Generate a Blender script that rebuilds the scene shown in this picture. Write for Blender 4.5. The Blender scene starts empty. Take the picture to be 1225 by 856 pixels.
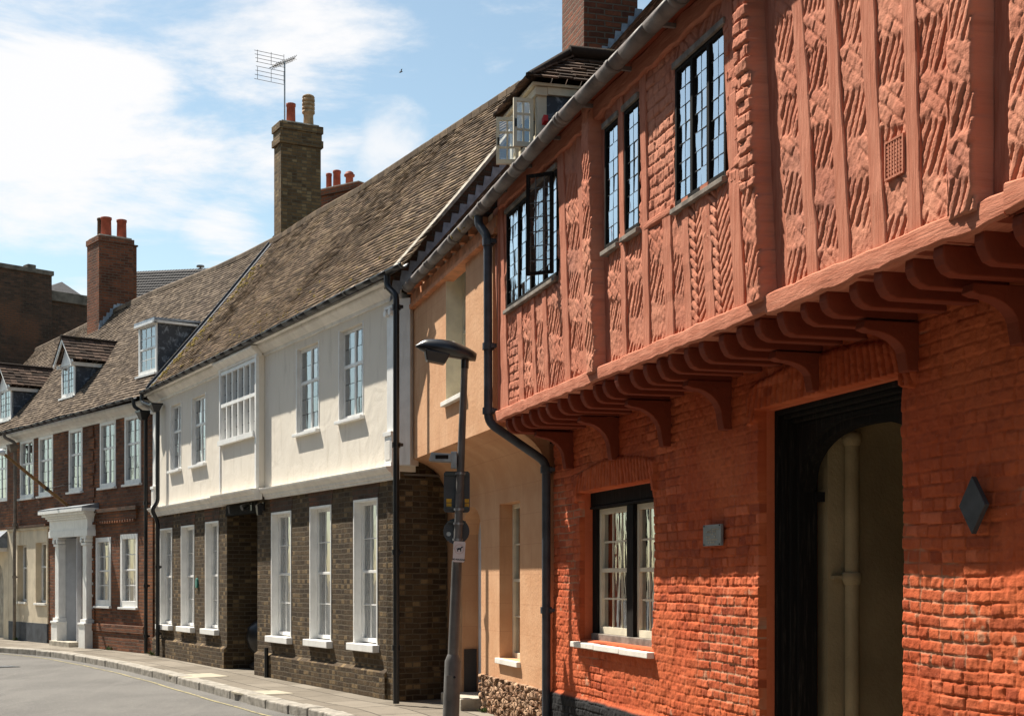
import bpy, bmesh, math, random
import numpy as np
from mathutils import Vector, Matrix
random.seed(7)
R = math.radians
SC = bpy.context.scene
COL = SC.collection
FPX, CX, HZ, CAMZ = 1700.0, 612.5, 692.0, 1.65

# ---------------------------------------------------------------- objects
def tag(o, label=None, cat=None, group=None, kind=None):
    if label: o['label'] = label
    if cat: o['category'] = cat
    if group: o['group'] = group
    if kind: o['kind'] = kind
    return o

def thing(name, label, cat, loc=(0, 0, 0), rot=0.0, group=None):
    o = bpy.data.objects.new(name, None)
    COL.objects.link(o)
    o.location = loc
    o.rotation_euler = (0, 0, rot)
    o.empty_display_size = .2
    return tag(o, label, cat, group)

class Frame:
    """Facade frame: x = along the wall towards the viewer, y = into the house, z = up."""
    def __init__(s, X, Y, dx, dy):
        n = math.hypot(dx, dy)
        s.X, s.Y, s.dx, s.dy = X, Y, dx / n, dy / n
        s.ix, s.iy = -s.dy, s.dx
        s.rot = math.atan2(s.dy, s.dx)
    def loc(s):
        return (s.X, s.Y, 0)
    def u(s, px, o=0.0):
        k = (px - CX) / FPX
        X0 = s.X - o * s.ix; Y0 = s.Y - o * s.iy
        return (k * Y0 - X0) / (s.dx - k * s.dy)
    def depth(s, px, o=0.0):
        return s.Y - o * s.iy + s.u(px, o) * s.dy
    def z(s, px, py, o=0.0):
        return CAMZ + (HZ - py) * s.depth(px, o) / FPX
    def uz(s, px, py, o=0.0):
        return s.u(px, o), s.z(px, py, o)
    def o_at(s, px, u):
        """outward offset that puts a point at u on image column px"""
        k = (px - CX) / FPX
        X0 = s.X + u * s.dx; Y0 = s.Y + u * s.dy
        return (X0 - k * Y0) / (s.ix - k * s.iy)
    def world(s, x, y, z):
        return (s.X + x * s.dx + y * s.ix, s.Y + x * s.dy + y * s.iy, z)
    def on_roof(s, px, py, z0, e, tanp):
        """pixel -> (u, w) on the plane z = z0 + (w + e) * tanp"""
        vx, vy, vz = (px - CX) / FPX, 1.0, (HZ - py) / FPX
        cu = -s.X * s.dx - s.Y * s.dy; cw = -s.X * s.ix - s.Y * s.iy
        du = vx * s.dx + vy * s.dy; dw = vx * s.ix + vy * s.iy
        t = (z0 + (cw + e) * tanp - CAMZ) / (vz - dw * tanp)
        return cu + t * du, cw + t * dw

class MB:
    """Collects shapes, then links them as ONE mesh object."""
    def __init__(s):
        s.v = []; s.f = []; s.m = []; s.r = []; s.mats = []; s.sm = []
    def mi(s, m):
        if m not in s.mats: s.mats.append(m)
        return s.mats.index(m)
    def add(s, vs, fs, m, rnd=0.0, smooth=False):
        b = len(s.v); s.v.extend(vs); s.r.extend([rnd] * len(vs)); k = s.mi(m)
        for f in fs:
            s.f.append(tuple(b + i for i in f)); s.m.append(k); s.sm.append(smooth)
    def box(s, x0, x1, y0, y1, z0, z1, m, rnd=0.0):
        if x0 > x1: x0, x1 = x1, x0
        if y0 > y1: y0, y1 = y1, y0
        if z0 > z1: z0, z1 = z1, z0
        s.add([(x0, y0, z0), (x1, y0, z0), (x1, y1, z0), (x0, y1, z0), (x0, y0, z1), (x1, y0, z1), (x1, y1, z1), (x0, y1, z1)],
              [(0, 3, 2, 1), (4, 5, 6, 7), (0, 1, 5, 4), (1, 2, 6, 5), (2, 3, 7, 6), (3, 0, 4, 7)], m, rnd)
    def hexa(s, p, m, rnd=0.0):
        s.add([tuple(q) for q in p], [(0, 3, 2, 1), (4, 5, 6, 7), (0, 1, 5, 4), (1, 2, 6, 5), (2, 3, 7, 6), (3, 0, 4, 7)], m, rnd)
    def quad(s, a, b, c, d, m, rnd=0.0):
        s.add([a, b, c, d], [(0, 1, 2, 3)], m, rnd)
    def prism_x(s, prof, x0, x1, m, smooth=False):
        """prof: list of (y, z), extruded along x"""
        n = len(prof)
        s.add([(x0, y, z) for y, z in prof] + [(x1, y, z) for y, z in prof],
              [tuple(range(n)), tuple(range(2 * n - 1, n - 1, -1))] + [(i, i + n, (i + 1) % n + n, (i + 1) % n) for i in range(n)], m, 0, smooth)
    def prism_y(s, prof, y0, y1, m):
        """prof: list of (x, z), extruded along y"""
        n = len(prof)
        s.add([(x, y0, z) for x, z in prof] + [(x, y1, z) for x, z in prof],
              [tuple(range(n)), tuple(range(2 * n - 1, n - 1, -1))] + [(i, i + n, (i + 1) % n + n, (i + 1) % n) for i in range(n)], m)
    def tube(s, pts, rad, m, n=12, cap=True):
        pts = [Vector(p) for p in pts]
        rads = rad if isinstance(rad, (list, tuple)) else [rad] * len(pts)
        rings = []; up = None
        for i, p in enumerate(pts):
            a = pts[max(0, i - 1)]; b = pts[min(len(pts) - 1, i + 1)]
            t = (b - a).normalized()
            if up is None:
                up = Vector((0, 0, 1)) if abs(t.z) < .9 else Vector((1, 0, 0))
            e1 = (up - t * up.dot(t))
            if e1.length < 1e-4: e1 = Vector((1, 0, 0)) - t * t.x
            e1.normalize(); e2 = t.cross(e1); up = e1
            rings.append([tuple(p + (e1 * math.cos(2 * math.pi * k / n) + e2 * math.sin(2 * math.pi * k / n)) * rads[i]) for k in range(n)])
        vs = [q for r in rings for q in r]; fs = []
        for i in range(len(pts) - 1):
            for k in range(n):
                fs.append((i * n + k, i * n + (k + 1) % n, (i + 1) * n + (k + 1) % n, (i + 1) * n + k))
        s.add(vs, fs, m, 0, True)
        if cap:
            s.add(rings[0], [tuple(reversed(range(n)))], m); s.add(rings[-1], [tuple(range(n))], m)
    def lathe(s, cx, cy, prof, m, n=16):
        """prof: list of (r, z)"""
        vs = [(cx + r * math.cos(2 * math.pi * k / n), cy + r * math.sin(2 * math.pi * k / n), z) for r, z in prof for k in range(n)]
        fs = []
        for i in range(len(prof) - 1):
            for k in range(n):
                fs.append((i * n + k, i * n + (k + 1) % n, (i + 1) * n + (k + 1) % n, (i + 1) * n + k))
        s.add(vs, fs, m, 0, True)
        b = len(prof) - 1
        s.add(vs[:n], [tuple(reversed(range(n)))], m); s.add(vs[b * n:], [tuple(range(n))], m)
    def build(s, name, parent=None, bevel=0.0, label=None, fix=True):
        me = bpy.data.meshes.new(name)
        me.from_pydata(s.v, [], s.f)
        for m in s.mats: me.materials.append(m)
        me.polygons.foreach_set('material_index', s.m)
        me.polygons.foreach_set('use_smooth', s.sm)
        at = me.attributes.new('rnd', 'FLOAT', 'POINT'); at.data.foreach_set('value', s.r)
        me.update()
        if fix:
            bm = bmesh.new(); bm.from_mesh(me); bmesh.ops.recalc_face_normals(bm, faces=bm.faces); bm.to_mesh(me); bm.free()
        boxuv(me)
        o = bpy.data.objects.new(name, me); COL.objects.link(o)
        if parent is not None: o.parent = parent
        if bevel:
            b = o.modifiers.new('edge', 'BEVEL'); b.width = bevel; b.segments = 2; b.limit_method = 'ANGLE'; b.angle_limit = R(40)
        if label: o['label'] = label
        return o

def boxuv(me):
    n = len(me.vertices); co = np.empty(n * 3, np.float32); me.vertices.foreach_get('co', co); co = co.reshape(-1, 3)
    pn = len(me.polygons); no = np.empty(pn * 3, np.float32); me.polygons.foreach_get('normal', no); no = np.abs(no.reshape(-1, 3))
    ln = len(me.loops); vi = np.empty(ln, np.int32); me.loops.foreach_get('vertex_index', vi)
    tot = np.empty(pn, np.int32); me.polygons.foreach_get('loop_total', tot)
    ln_n = np.repeat(no, tot, axis=0); c = co[vi]
    ax = np.argmax(ln_n * np.array([1.0, 1.05, 1.0]), axis=1)
    uv = np.empty((ln, 2), np.float32)
    uv[:, 0] = np.where(ax == 0, c[:, 1] + .113, c[:, 0]); uv[:, 1] = np.where(ax == 2, c[:, 1], c[:, 2])
    l = me.uv_layers.new(name='UVMap'); l.data.foreach_set('uv', uv.ravel())

# ---------------------------------------------------------------- noise on arrays
def _h(ix, iy, seed):
    ix = ix.astype(np.int64); iy = iy.astype(np.int64)
    n = (ix * 374761393 + iy * 668265263 + seed * 1274126177) & 0xffffffff
    n = ((n ^ (n >> 13)) * 1274126177) & 0xffffffff
    n = (n ^ (n >> 16)) & 0xffffff
    return n / float(0xffffff)
def hsh(a, b, seed=0):
    return _h(np.asarray(a, float), np.asarray(b, float), seed)
def vnoise(x, y, seed=0):
    x0 = np.floor(x); y0 = np.floor(y); fx = x - x0; fy = y - y0
    fx = fx * fx * (3 - 2 * fx); fy = fy * fy * (3 - 2 * fy)
    a = _h(x0, y0, seed); b = _h(x0 + 1, y0, seed); c = _h(x0, y0 + 1, seed); d = _h(x0 + 1, y0 + 1, seed)
    return (a * (1 - fx) + b * fx) * (1 - fy) + (c * (1 - fx) + d * fx) * fy
def fbm(x, y, oct=4, seed=0):
    s = 0; a = .5; t = 0
    for i in range(oct):
        s = s + a * vnoise(x, y, seed + i * 17); t += a; x = x * 2.03 + 5.1; y = y * 2.03 + 9.7; a *= .5
    return s / t - .5
def sst(a, b, x):
    t = np.clip((x - a) / (b - a), 0, 1); return t * t * (3 - 2 * t)

def brick_h(U, Z, bh=.072, seed=0, warp=1.0):
    U2 = U + .016 * warp * fbm(U * 3, Z * 3, 2, seed + 1)
    Z2 = Z + .045 * warp * fbm(U * .8, Z * 1.1, 2, seed + 2) + .008 * warp * fbm(U * 7, Z * 7, 2, seed + 3)
    row = np.floor(Z2 / bh); hd = (np.mod(row, 2) == 0)
    bl = np.where(hd, .115, .228)
    off = hsh(row, 0, seed + 4) * .05 + np.where(hd, .0575, 0)
    q = (U2 + off) / bl; colm = np.floor(q); fx = q - colm; fz = Z2 / bh - row
    d = np.minimum(np.minimum(fx, 1 - fx) * bl, np.minimum(fz, 1 - fz) * bh)
    d = d + .005 * fbm(U * 40, Z * 40, 2, seed + 9)
    e = sst(.001, .009, d)
    rn = hsh(colm, row, seed + 5); rn2 = hsh(colm, row, seed + 6) - .5; rn3 = hsh(colm, row, seed + 7) - .5
    h = e * (.008 + .009 * rn + rn2 * .012 * (fz - .5) + rn3 * .012 * (fx - .5))
    return h, e, rn

def lines(a, b, step, extra):
    n = max(2, int(round((b - a) / step)) + 1)
    g = np.linspace(a, b, n)
    for x in extra:
        if a < x < b:
            i = int(np.argmin(np.abs(g - x)))
            if 0 < i < len(g) - 1: g[i] = x
    return g

def field(name, parent, mat, u0, u1, z0, z1, step, hfun, holes=(), o=0.0, back=.03, label=None, stepz=None):
    """a relief sheet: one vertex grid with real depth; holes are (u0,u1,z0,z1)"""
    ex = [h[0] for h in holes] + [h[1] for h in holes]; ez = [h[2] for h in holes] + [h[3] for h in holes]
    gu = lines(u0, u1, step, ex); gz = lines(z0, z1, stepz or step, ez)
    U, Z = np.meshgrid(gu, gz)
    res = hfun(U, Z); H, A, B = res[:3]; C_ = res[3] if len(res) > 3 else 0 * U + .5
    uc = (gu[:-1] + gu[1:]) / 2; zc = (gz[:-1] + gz[1:]) / 2
    UC, ZC = np.meshgrid(uc, zc)
    keep = np.ones(UC.shape, bool)
    for h in holes:
        keep &= ~((UC > h[0]) & (UC < h[1]) & (ZC > h[2]) & (ZC < h[3]))
    cnt = np.zeros(U.shape, int)
    for dy in (0, 1):
        for dx in (0, 1):
            cnt[dy:dy + keep.shape[0], dx:dx + keep.shape[1]] += keep
    H = np.where(cnt < 4, -back, H)
    nz, nu = U.shape
    co = np.stack([U, -(o + H), Z], -1).reshape(-1, 3); C_ = C_.ravel()
    j, i = np.nonzero(keep); a = j * nu + i
    fs = np.stack([a, a + 1, a + nu + 1, a + nu], -1)
    used = np.zeros(len(co), bool); used[fs.ravel()] = True
    remap = np.cumsum(used) - 1
    fs = remap[fs]; co = co[used]; A = A.ravel()[used]; B = B.ravel()[used]; C_ = C_[used]
    me = bpy.data.meshes.new(name)
    me.vertices.add(len(co)); me.vertices.foreach_set('co', co.astype(np.float32).ravel())
    me.loops.add(len(fs) * 4); me.loops.foreach_set('vertex_index', fs.astype(np.int32).ravel())
    me.polygons.add(len(fs)); me.polygons.foreach_set('loop_start', np.arange(0, len(fs) * 4, 4, dtype=np.int32))
    me.update(calc_edges=True); me.validate()
    for nm, arr in (('ma', A), ('mb', B), ('mc', C_)):
        at = me.attributes.new(nm, 'FLOAT', 'POINT'); at.data.foreach_set('value', arr.astype(np.float32))
    me.polygons.foreach_set('use_smooth', np.ones(len(me.polygons), bool))
    l = me.uv_layers.new(name='UVMap'); l.data.foreach_set('uv', co[fs.ravel()][:, [0, 2]].astype(np.float32).ravel())
    me.materials.append(mat)
    ob = bpy.data.objects.new(name, me); COL.objects.link(ob); ob.parent = parent
    if label: ob['label'] = label
    return ob

# ---------------------------------------------------------------- materials
class N:
    def __init__(s, nt): s.nt = nt; s.L = nt.links
    def n(s, t, **k):
        x = s.nt.nodes.new(t)
        for a, b in k.items():
            if a == 'i':
                for kk, vv in b.items():
                    if hasattr(vv, 'links') or isinstance(vv, bpy.types.NodeSocket): s.L.new(vv, x.inputs[kk])
                    else: x.inputs[kk].default_value = vv
            else: setattr(x, a, b)
        return x
    def math(s, op, a, b=0.0, c=0.0, clamp=False):
        x = s.n('ShaderNodeMath', operation=op, i={0: a, 1: b, 2: c}); x.use_clamp = clamp; return x.outputs[0]
    def mix(s, f, a, b, mode='MIX'):
        x = s.n('ShaderNodeMix', data_type='RGBA', blend_type=mode)
        for i, v in ((0, f), (6, a), (7, b)):
            if isinstance(v, bpy.types.NodeSocket): s.L.new(v, x.inputs[i])
            else: x.inputs[i].default_value = v if i == 0 else (*v, 1) if len(v) == 3 else v
        return x.outputs[2]
    def noise(s, vec, scale, detail=4, rough=.55, dist=0.0):
        return s.n('ShaderNodeTexNoise', i={'Vector': vec, 'Scale': scale, 'Detail': detail, 'Roughness': rough, 'Distortion': dist}).outputs[0]
    def ramp(s, f, a, b):
        x = s.n('ShaderNodeMapRange', i={0: f, 1: a, 2: b}); x.interpolation_type = 'SMOOTHSTEP'; return x.outputs[0]

def mat(name, fn, rough=.8, spec=.3, metal=0.0):
    m = bpy.data.materials.new(name); m.use_nodes = True
    nt = m.node_tree; g = N(nt); p = nt.nodes['Principled BSDF']
    p.inputs['Roughness'].default_value = rough; p.inputs['Specular IOR Level'].default_value = spec; p.inputs['Metallic'].default_value = metal
    col, h, dist = fn(g)
    if isinstance(col, tuple): p.inputs['Base Color'].default_value = (*col, 1)
    else: g.L.new(col, p.inputs['Base Color'])
    if h is not None:
        b = g.n('ShaderNodeBump', i={'Height': h, 'Distance': dist, 'Strength': 1.0}); g.L.new(b.outputs[0], p.inputs['Normal'])
    return m

def obv(g): return g.n('ShaderNodeTexCoord').outputs['Object']
def uvv(g): return g.n('ShaderNodeTexCoord').outputs['UV']

def plain(name, c, var=.15, scale=6.0, bump=.002, rough=.6, spec=.4, metal=0.0, dirt=None, bs=40.0):
    def fn(g):
        v = obv(g); n = g.noise(v, scale, 5); n2 = g.noise(v, bs, 4)
        d = tuple(x * (1 - var * 1.6) for x in c); e = tuple(min(.95, x * (1 + var)) for x in c)
        col = g.mix(g.ramp(n, .3, .7), d, e)
        if dirt:
            st = g.n('ShaderNodeMapping', i={'Vector': v, 'Scale': (6, 6, .8)}).outputs[0]
            col = g.mix(g.math('MULTIPLY', g.ramp(g.noise(st, 1.6, 5, .6), .52, .75), .5), col, dirt)
        return col, g.math('ADD', g.math('MULTIPLY', n, .5), n2), bump
    return mat(name, fn, rough, spec, metal)

def brickmat(name, c1, c2, mort, bump=.006, bw=.226, bh=.075, ms=.011, dark=(.02, .014, .01), damp=.5, patch=None, light=None):
    def fn(g):
        uv = uvv(g)
        w = g.n('ShaderNodeTexNoise', i={'Vector': uv, 'Scale': 5.0, 'Detail': 3.0}).outputs[1]
        w = g.n('ShaderNodeVectorMath', operation='SUBTRACT', i={0: w, 1: (.5, .5, .5)}).outputs[0]
        w = g.n('ShaderNodeVectorMath', operation='SCALE', i={0: w, 3: .03}).outputs[0]
        v = g.n('ShaderNodeVectorMath', operation='ADD', i={0: uv, 1: w}).outputs[0]
        br = g.n('ShaderNodeTexBrick', i={'Vector': v, 'Color1': (0, 0, 0, 1), 'Color2': (1, 1, 1, 1), 'Mortar': (.5, .5, .5, 1), 'Scale': 1.0, 'Mortar Size': ms, 'Mortar Smooth': .35, 'Bias': 0.0, 'Brick Width': bw, 'Row Height': bh})
        br.offset = .5
        n1 = g.noise(uv, 1.3, 5, .6); n2 = g.noise(uv, 30, 4, .6); n3 = g.noise(uv, 9, 3)
        f = g.math('ADD', g.math('MULTIPLY', br.outputs[0], .75), g.math('MULTIPLY', g.math('SUBTRACT', n3, .35), .7), clamp=True)
        col = g.mix(f, c1, c2)
        if light:
            wv = g.n('ShaderNodeTexWhiteNoise', noise_dimensions='2D')
            fl = g.n('ShaderNodeVectorMath', operation='FLOOR', i={0: g.n('ShaderNodeVectorMath', operation='DIVIDE', i={0: v, 1: (bw / 2, bh, 1)}).outputs[0]}).outputs[0]
            g.L.new(fl, wv.inputs['Vector'])
            col = g.mix(g.math('MULTIPLY', g.ramp(wv.outputs[0], .72, .95), .8), col, light)
        if patch:
            col = g.mix(g.math('MULTIPLY', g.ramp(g.noise(uv, .55, 3), .5, .62), .75), col, patch)
        col = g.mix(g.math('MULTIPLY', g.ramp(n1, .45, .72), damp), col, dark)
        col = g.mix(br.outputs[1], col, mort)
        col = g.mix(g.math('MULTIPLY', g.ramp(n2, .5, .75), .35), col, dark)
        hgt = g.math('ADD', g.math('MULTIPLY', br.outputs[1], -1.0), g.math('ADD', g.math('MULTIPLY', n2, .8), g.math('MULTIPLY', br.outputs[0], .5)))
        return col, hgt, bump
    return mat(name, fn, .9, .2)

M = {}
def make_mats():
    # terracotta limewash on the jettied storey and on the brick below; the attribute carries where the paint has worn to mortar
    def paint(c, c2, worn, tar):
        def fn(g):
            v = uvv(g); a = g.n('ShaderNodeAttribute', attribute_name='ma').outputs['Fac']; b = g.n('ShaderNodeAttribute', attribute_name='mb').outputs['Fac']
            n = g.noise(v, 1.1, 6, .6); n2 = g.noise(v, 14, 5, .6); n3 = g.noise(v, 90, 3, .6)
            col = g.mix(g.ramp(n, .35, .68), c, c2)
            col = g.mix(g.math('MULTIPLY', g.ramp(g.noise(v, .7, 7, .68), .5, .68), .5), col, tuple(x * y for x, y in zip(c, (.55, .62, .8))))
            col = g.mix(g.math('MULTIPLY', g.ramp(n2, .5, .72), .45), col, tuple(x * .62 for x in c))
            col = g.mix(g.math('MULTIPLY', g.ramp(g.noise(v, 4, 6, .65), .57, .75), .35), col, tuple(min(.9, x * 1.35 + .03) for x in c2))
            mc = g.n('ShaderNodeAttribute', attribute_name='mc').outputs['Fac']
            col = g.mix(g.math('MULTIPLY', g.ramp(mc, .62, 1.0), .6), col, tuple(x * y for x, y in zip(c, (.5, .45, .6))))
            col = g.mix(g.math('MULTIPLY', g.ramp(mc, .35, .0), .45), col, tuple(min(.9, x * 1.25 + .035) for x in c2))
            st = g.n('ShaderNodeMapping', i={'Vector': v, 'Scale': (5, .7, 1)}).outputs[0]
            col = g.mix(g.math('MULTIPLY', g.ramp(g.noise(st, 1.2, 6, .65), .55, .78), .35), col, tuple(x * .45 for x in c))
            col = g.mix(g.math('MULTIPLY', g.ramp(g.noise(v, 40, 3, .7), .66, .74), .5), col, (.62, .36, .27))
            col = g.mix(a, col, worn)
            col = g.mix(b, col, tar)
            return col, g.math('ADD', n3, g.math('MULTIPLY', n2, 1.5)), .0035
        return fn
    M['pink'] = mat('terracotta_limewash', paint((.46, .165, .100), (.56, .240, .152), (.42, .12, .065), (.2, .05, .03)), .92, .15)
    M['orange'] = mat('orange_red_painted_brick', paint((.43, .080, .026), (.53, .126, .045), (.40, .29, .19), (.018, .018, .019)), .9, .2)
    M['stud'] = mat('terracotta_painted_oak', lambda g: (g.mix(g.ramp(g.noise(g.n('ShaderNodeMapping', i={'Vector': obv(g), 'Scale': (9, 9, 1.2)}).outputs[0], 3, 6, .65), .35, .7), (.43, .150, .088), (.55, .226, .145)),
                    g.noise(g.n('ShaderNodeMapping', i={'Vector': obv(g), 'Scale': (30, 30, 2)}).outputs[0], 3, 6, .65), .008), .9, .15)
    M['beam'] = mat('terracotta_painted_beam', lambda g: (g.mix(g.ramp(g.noise(g.n('ShaderNodeMapping', i={'Vector': obv(g), 'Scale': (1.2, 9, 9)}).outputs[0], 3, 6, .65), .35, .7), (.43, .150, .088), (.55, .224, .142)),
                    g.noise(g.n('ShaderNodeMapping', i={'Vector': obv(g), 'Scale': (3, 22, 22)}).outputs[0], 3, 6, .65), .006), .9, .15)
    M['joist'] = mat('shade_darkened_terracotta_oak', lambda g: (g.mix(g.noise(obv(g), 5, 5), (.15, .028, .012), (.24, .052, .024)), g.noise(obv(g), 30, 5), .004), .85, .2)  # terracotta darkened so the jetty's underside shade sits in the colour
    M['peach'] = mat('peach_render', lambda g: (g.mix(g.math('MULTIPLY', g.ramp(g.noise(g.n('ShaderNodeMapping', i={'Vector': obv(g), 'Scale': (5, 5, .5)}).outputs[0], 2, 6, .65), .5, .75), .35), g.mix(g.math('MULTIPLY', g.ramp(g.n('ShaderNodeTexBrick', i={'Vector': uvv(g), 'Scale': 1.0, 'Mortar Size': .004, 'Mortar Smooth': .6, 'Brick Width': .62, 'Row Height': .34}).outputs[1], .1, .9), .4),
                    g.mix(g.ramp(g.noise(obv(g), 2.2, 6, .6), .3, .75), (.53, .285, .150), (.61, .36, .205)), (.36, .155, .08)), (.40, .20, .11)),
                    g.math('ADD', g.noise(obv(g), 25, 5), g.noise(obv(g), 3, 3)), .005), .9, .2)
    M['peachdark'] = plain('terracotta_painted_timber', (.55, .23, .11), .2, 5, .003, .8, .2)
    M['plaster'] = mat('cream_white_lime_plaster', lambda g: (g.mix(g.math('MULTIPLY', g.ramp(g.noise(g.n('ShaderNodeMapping', i={'Vector': obv(g), 'Scale': (3, 3, .5)}).outputs[0], 2.5, 6, .6), .52, .75), .45),
                    g.mix(g.noise(obv(g), 1.5, 5), (.74, .67, .56), (.82, .76, .66)), (.50, .44, .35)),
                    g.math('ADD', g.math('MULTIPLY', g.noise(obv(g), 30, 4), .3), g.math('MULTIPLY', g.noise(obv(g), 2.4, 5, .5, .8), 2.0)), .006), .85, .25)
    M['white'] = plain('white_gloss_paint', (.80, .79, .76), .05, 5, .001, .4, .4, dirt=(.55, .53, .49))
    M['trim'] = plain('cream_white_painted_timber', (.78, .74, .67), .07, 4, .002, .5, .35, dirt=(.5, .46, .4))
    M['cream'] = plain('cream_paint', (.70, .63, .48), .08, 5, .002, .6, .3)
    M['render'] = plain('cream_render', (.66, .56, .41), .1, 2, .004, .9, .2, dirt=(.45, .37, .26))
    M['greydoor'] = plain('pale_grey_paint', (.62, .63, .65), .05, 5, .001, .6, .3)
    M['slateband'] = plain('dark_grey_plinth_paint', (.06, .065, .075), .2, 4, .003, .7, .3)
    M['brown'] = brickmat('sooty_brown_brick', (.042, .028, .017), (.112, .074, .039), (.115, .090, .060), .014, damp=.45, light=(.24, .165, .085))
    M['yellowbrick'] = brickmat('weathered_buff_brick', (.075, .046, .024), (.22, .135, .062), (.12, .095, .062), .010, damp=.4, light=(.28, .195, .10))
    M['redbrick'] = brickmat('old_red_brick', (.085, .038, .024), (.30, .115, .055), (.13, .095, .07), .012, damp=.5, patch=(.40, .15, .06))
    M['chbrick'] = brickmat('orange_red_chimney_brick', (.10, .036, .022), (.27, .09, .043), (.14, .105, .075), .012, damp=.6, patch=(.32, .105, .045))
    M['darkbrick'] = brickmat('dark_weathered_brick', (.05, .034, .025), (.14, .075, .048), (.085, .07, .052), .010, damp=.4, patch=(.19, .085, .045))
    M['stone'] = plain('weathered_stone', (.42, .38, .31), .2, 5, .005, .9, .2, dirt=(.2, .17, .13))
    M['rubble'] = mat('rubble_stone', lambda g: (g.mix(g.n('ShaderNodeTexVoronoi', i={'Vector': uvv(g), 'Scale': 13.0}).outputs[1], (.20, .095, .05), (.55, .36, .23)),
                    g.math('MULTIPLY', g.ramp(g.n('ShaderNodeTexVoronoi', feature='DISTANCE_TO_EDGE', i={'Vector': uvv(g), 'Scale': 13.0}).outputs[0], 0, .16), 2.0), .025), .9, .2)
    M['lead'] = plain('lead_sheet', (.17, .19, .215), .25, 6, .003, .55, .5, .0, dirt=(.32, .34, .36))
    M['bluelead'] = plain('bright_lead_flashing', (.30, .34, .39), .2, 8, .002, .45, .5)
    M['leadcheek'] = mat('stained_lead_cheek', lambda g: (g.mix(g.ramp(g.noise(obv(g), 7, 6, .7, 1.2), .5, .7), (.045, .052, .065), (.26, .29, .33)), g.noise(obv(g), 8, 4), .004), .6, .4)
    M['mortar'] = plain('lime_mortar_fillet', (.40, .36, .30), .2, 9, .006, .95, .1)
    M['black'] = plain('black_gloss_iron', (.012, .012, .013), .2, 8, .001, .35, .5)
    M['bluegrey'] = plain('blue_grey_iron', (.055, .062, .075), .2, 6, .001, .5, .4)
    M['gutter'] = plain('grey_weathered_gutter', (.15, .13, .12), .2, 5, .002, .6, .3, dirt=(.27, .22, .18))
    M['brownpipe'] = plain('brown_grey_pipe', (.20, .165, .13), .2, 6, .002, .6, .3)
    M['oak'] = mat('blackened_oak', lambda g: (g.mix(g.ramp(g.noise(g.n('ShaderNodeMapping', i={'Vector': obv(g), 'Scale': (14, 14, 1)}).outputs[0], 3, 6, .7), .5, .8), (.010, .009, .008), (.05, .042, .034)),
                    g.noise(g.n('ShaderNodeMapping', i={'Vector': obv(g), 'Scale': (40, 40, 2)}).outputs[0], 3, 6), .004), .85, .12)
    M['leadcame'] = plain('lead_came', (.07, .07, .07), .2, 8, .0005, .5, .4)
    M['sillgrey'] = plain('weathered_grey_oak', (.22, .19, .16), .25, 9, .003, .85, .2)
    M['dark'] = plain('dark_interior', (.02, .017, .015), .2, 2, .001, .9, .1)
    M['room'] = plain('room_wall', (.16, .14, .12), .1, 2, .001, .9, .1)
    M['passage'] = plain('cream_passage_plaster', (.34, .27, .155), .15, 1.6, .006, .9, .2, dirt=(.35, .28, .17))
    M['curtain'] = plain('net_curtain', (.86, .84, .77), .08, 5, .001, .9, .1)
    M['pot'] = plain('red_clay_pot', (.34, .075, .04), .15, 8, .003, .7, .3, dirt=(.14, .04, .03))
    M['buffpot'] = plain('buff_clay_pot', (.38, .25, .14), .2, 8, .003, .8, .2, dirt=(.15, .1, .06))
    M['steel'] = plain('galvanised_steel', (.30, .31, .32), .15, 7, .001, .4, .5, .6)
    M['post'] = plain('grey_painted_post', (.115, .11, .105), .2, 4, .001, .5, .4, dirt=(.2, .18, .16))
    M['lamp'] = plain('black_plastic_housing', (.018, .018, .02), .15, 5, .0005, .3, .5)
    M['signback'] = plain('grey_sign_back', (.05, .055, .062), .12, 5, .0005, .5, .4)
    M['yellow'] = plain('yellow_sticker', (.65, .36, .02), .1, 20, .0, .5, .4)
    M['signface'] = plain('white_sign_face', (.66, .60, .60), .06, 6, .0, .5, .4)
    M['ink'] = plain('black_ink', (.012, .012, .02), .1, 6, .0, .6, .3)
    M['pinkink'] = plain('faded_red_ink', (.58, .40, .38), .1, 6, .0, .6, .3)
    M['slate'] = plain('dark_slate', (.045, .048, .052), .2, 12, .001, .6, .4)
    M['darklead'] = plain('dull_dark_lead', (.045, .05, .06), .3, 7, .003, .7, .3)
    M['slateroof'] = plain('dark_slate_roof', (.04, .038, .04), .3, 9, .006, .8, .2)
    M['coping'] = plain('dark_weathered_coping', (.15, .13, .105), .25, 5, .006, .9, .2)
    M['plaque'] = plain('grey_metal_plaque', (.20, .21, .21), .12, 10, .0008, .45, .5, .3)
    M['goldpole'] = plain('varnished_brown_pole', (.24, .12, .035), .2, 10, .001, .45, .4)
    M['red'] = plain('bright_red_plastic', (.55, .02, .02), .1, 5, .0, .5, .4)
    M['green'] = plain('green_enamel', (.02, .16, .13), .1, 5, .0, .4, .5)
    M['weed'] = plain('weed_leaf', (.08, .13, .03), .3, 20, .0, .7, .3)
    M['moss'] = plain('ochre_moss', (.20, .14, .035), .4, 20, .006, .95, .1)
    M['pigeon'] = plain('grey_bird', (.08, .08, .09), .2, 5, .0, .8, .2)
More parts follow.
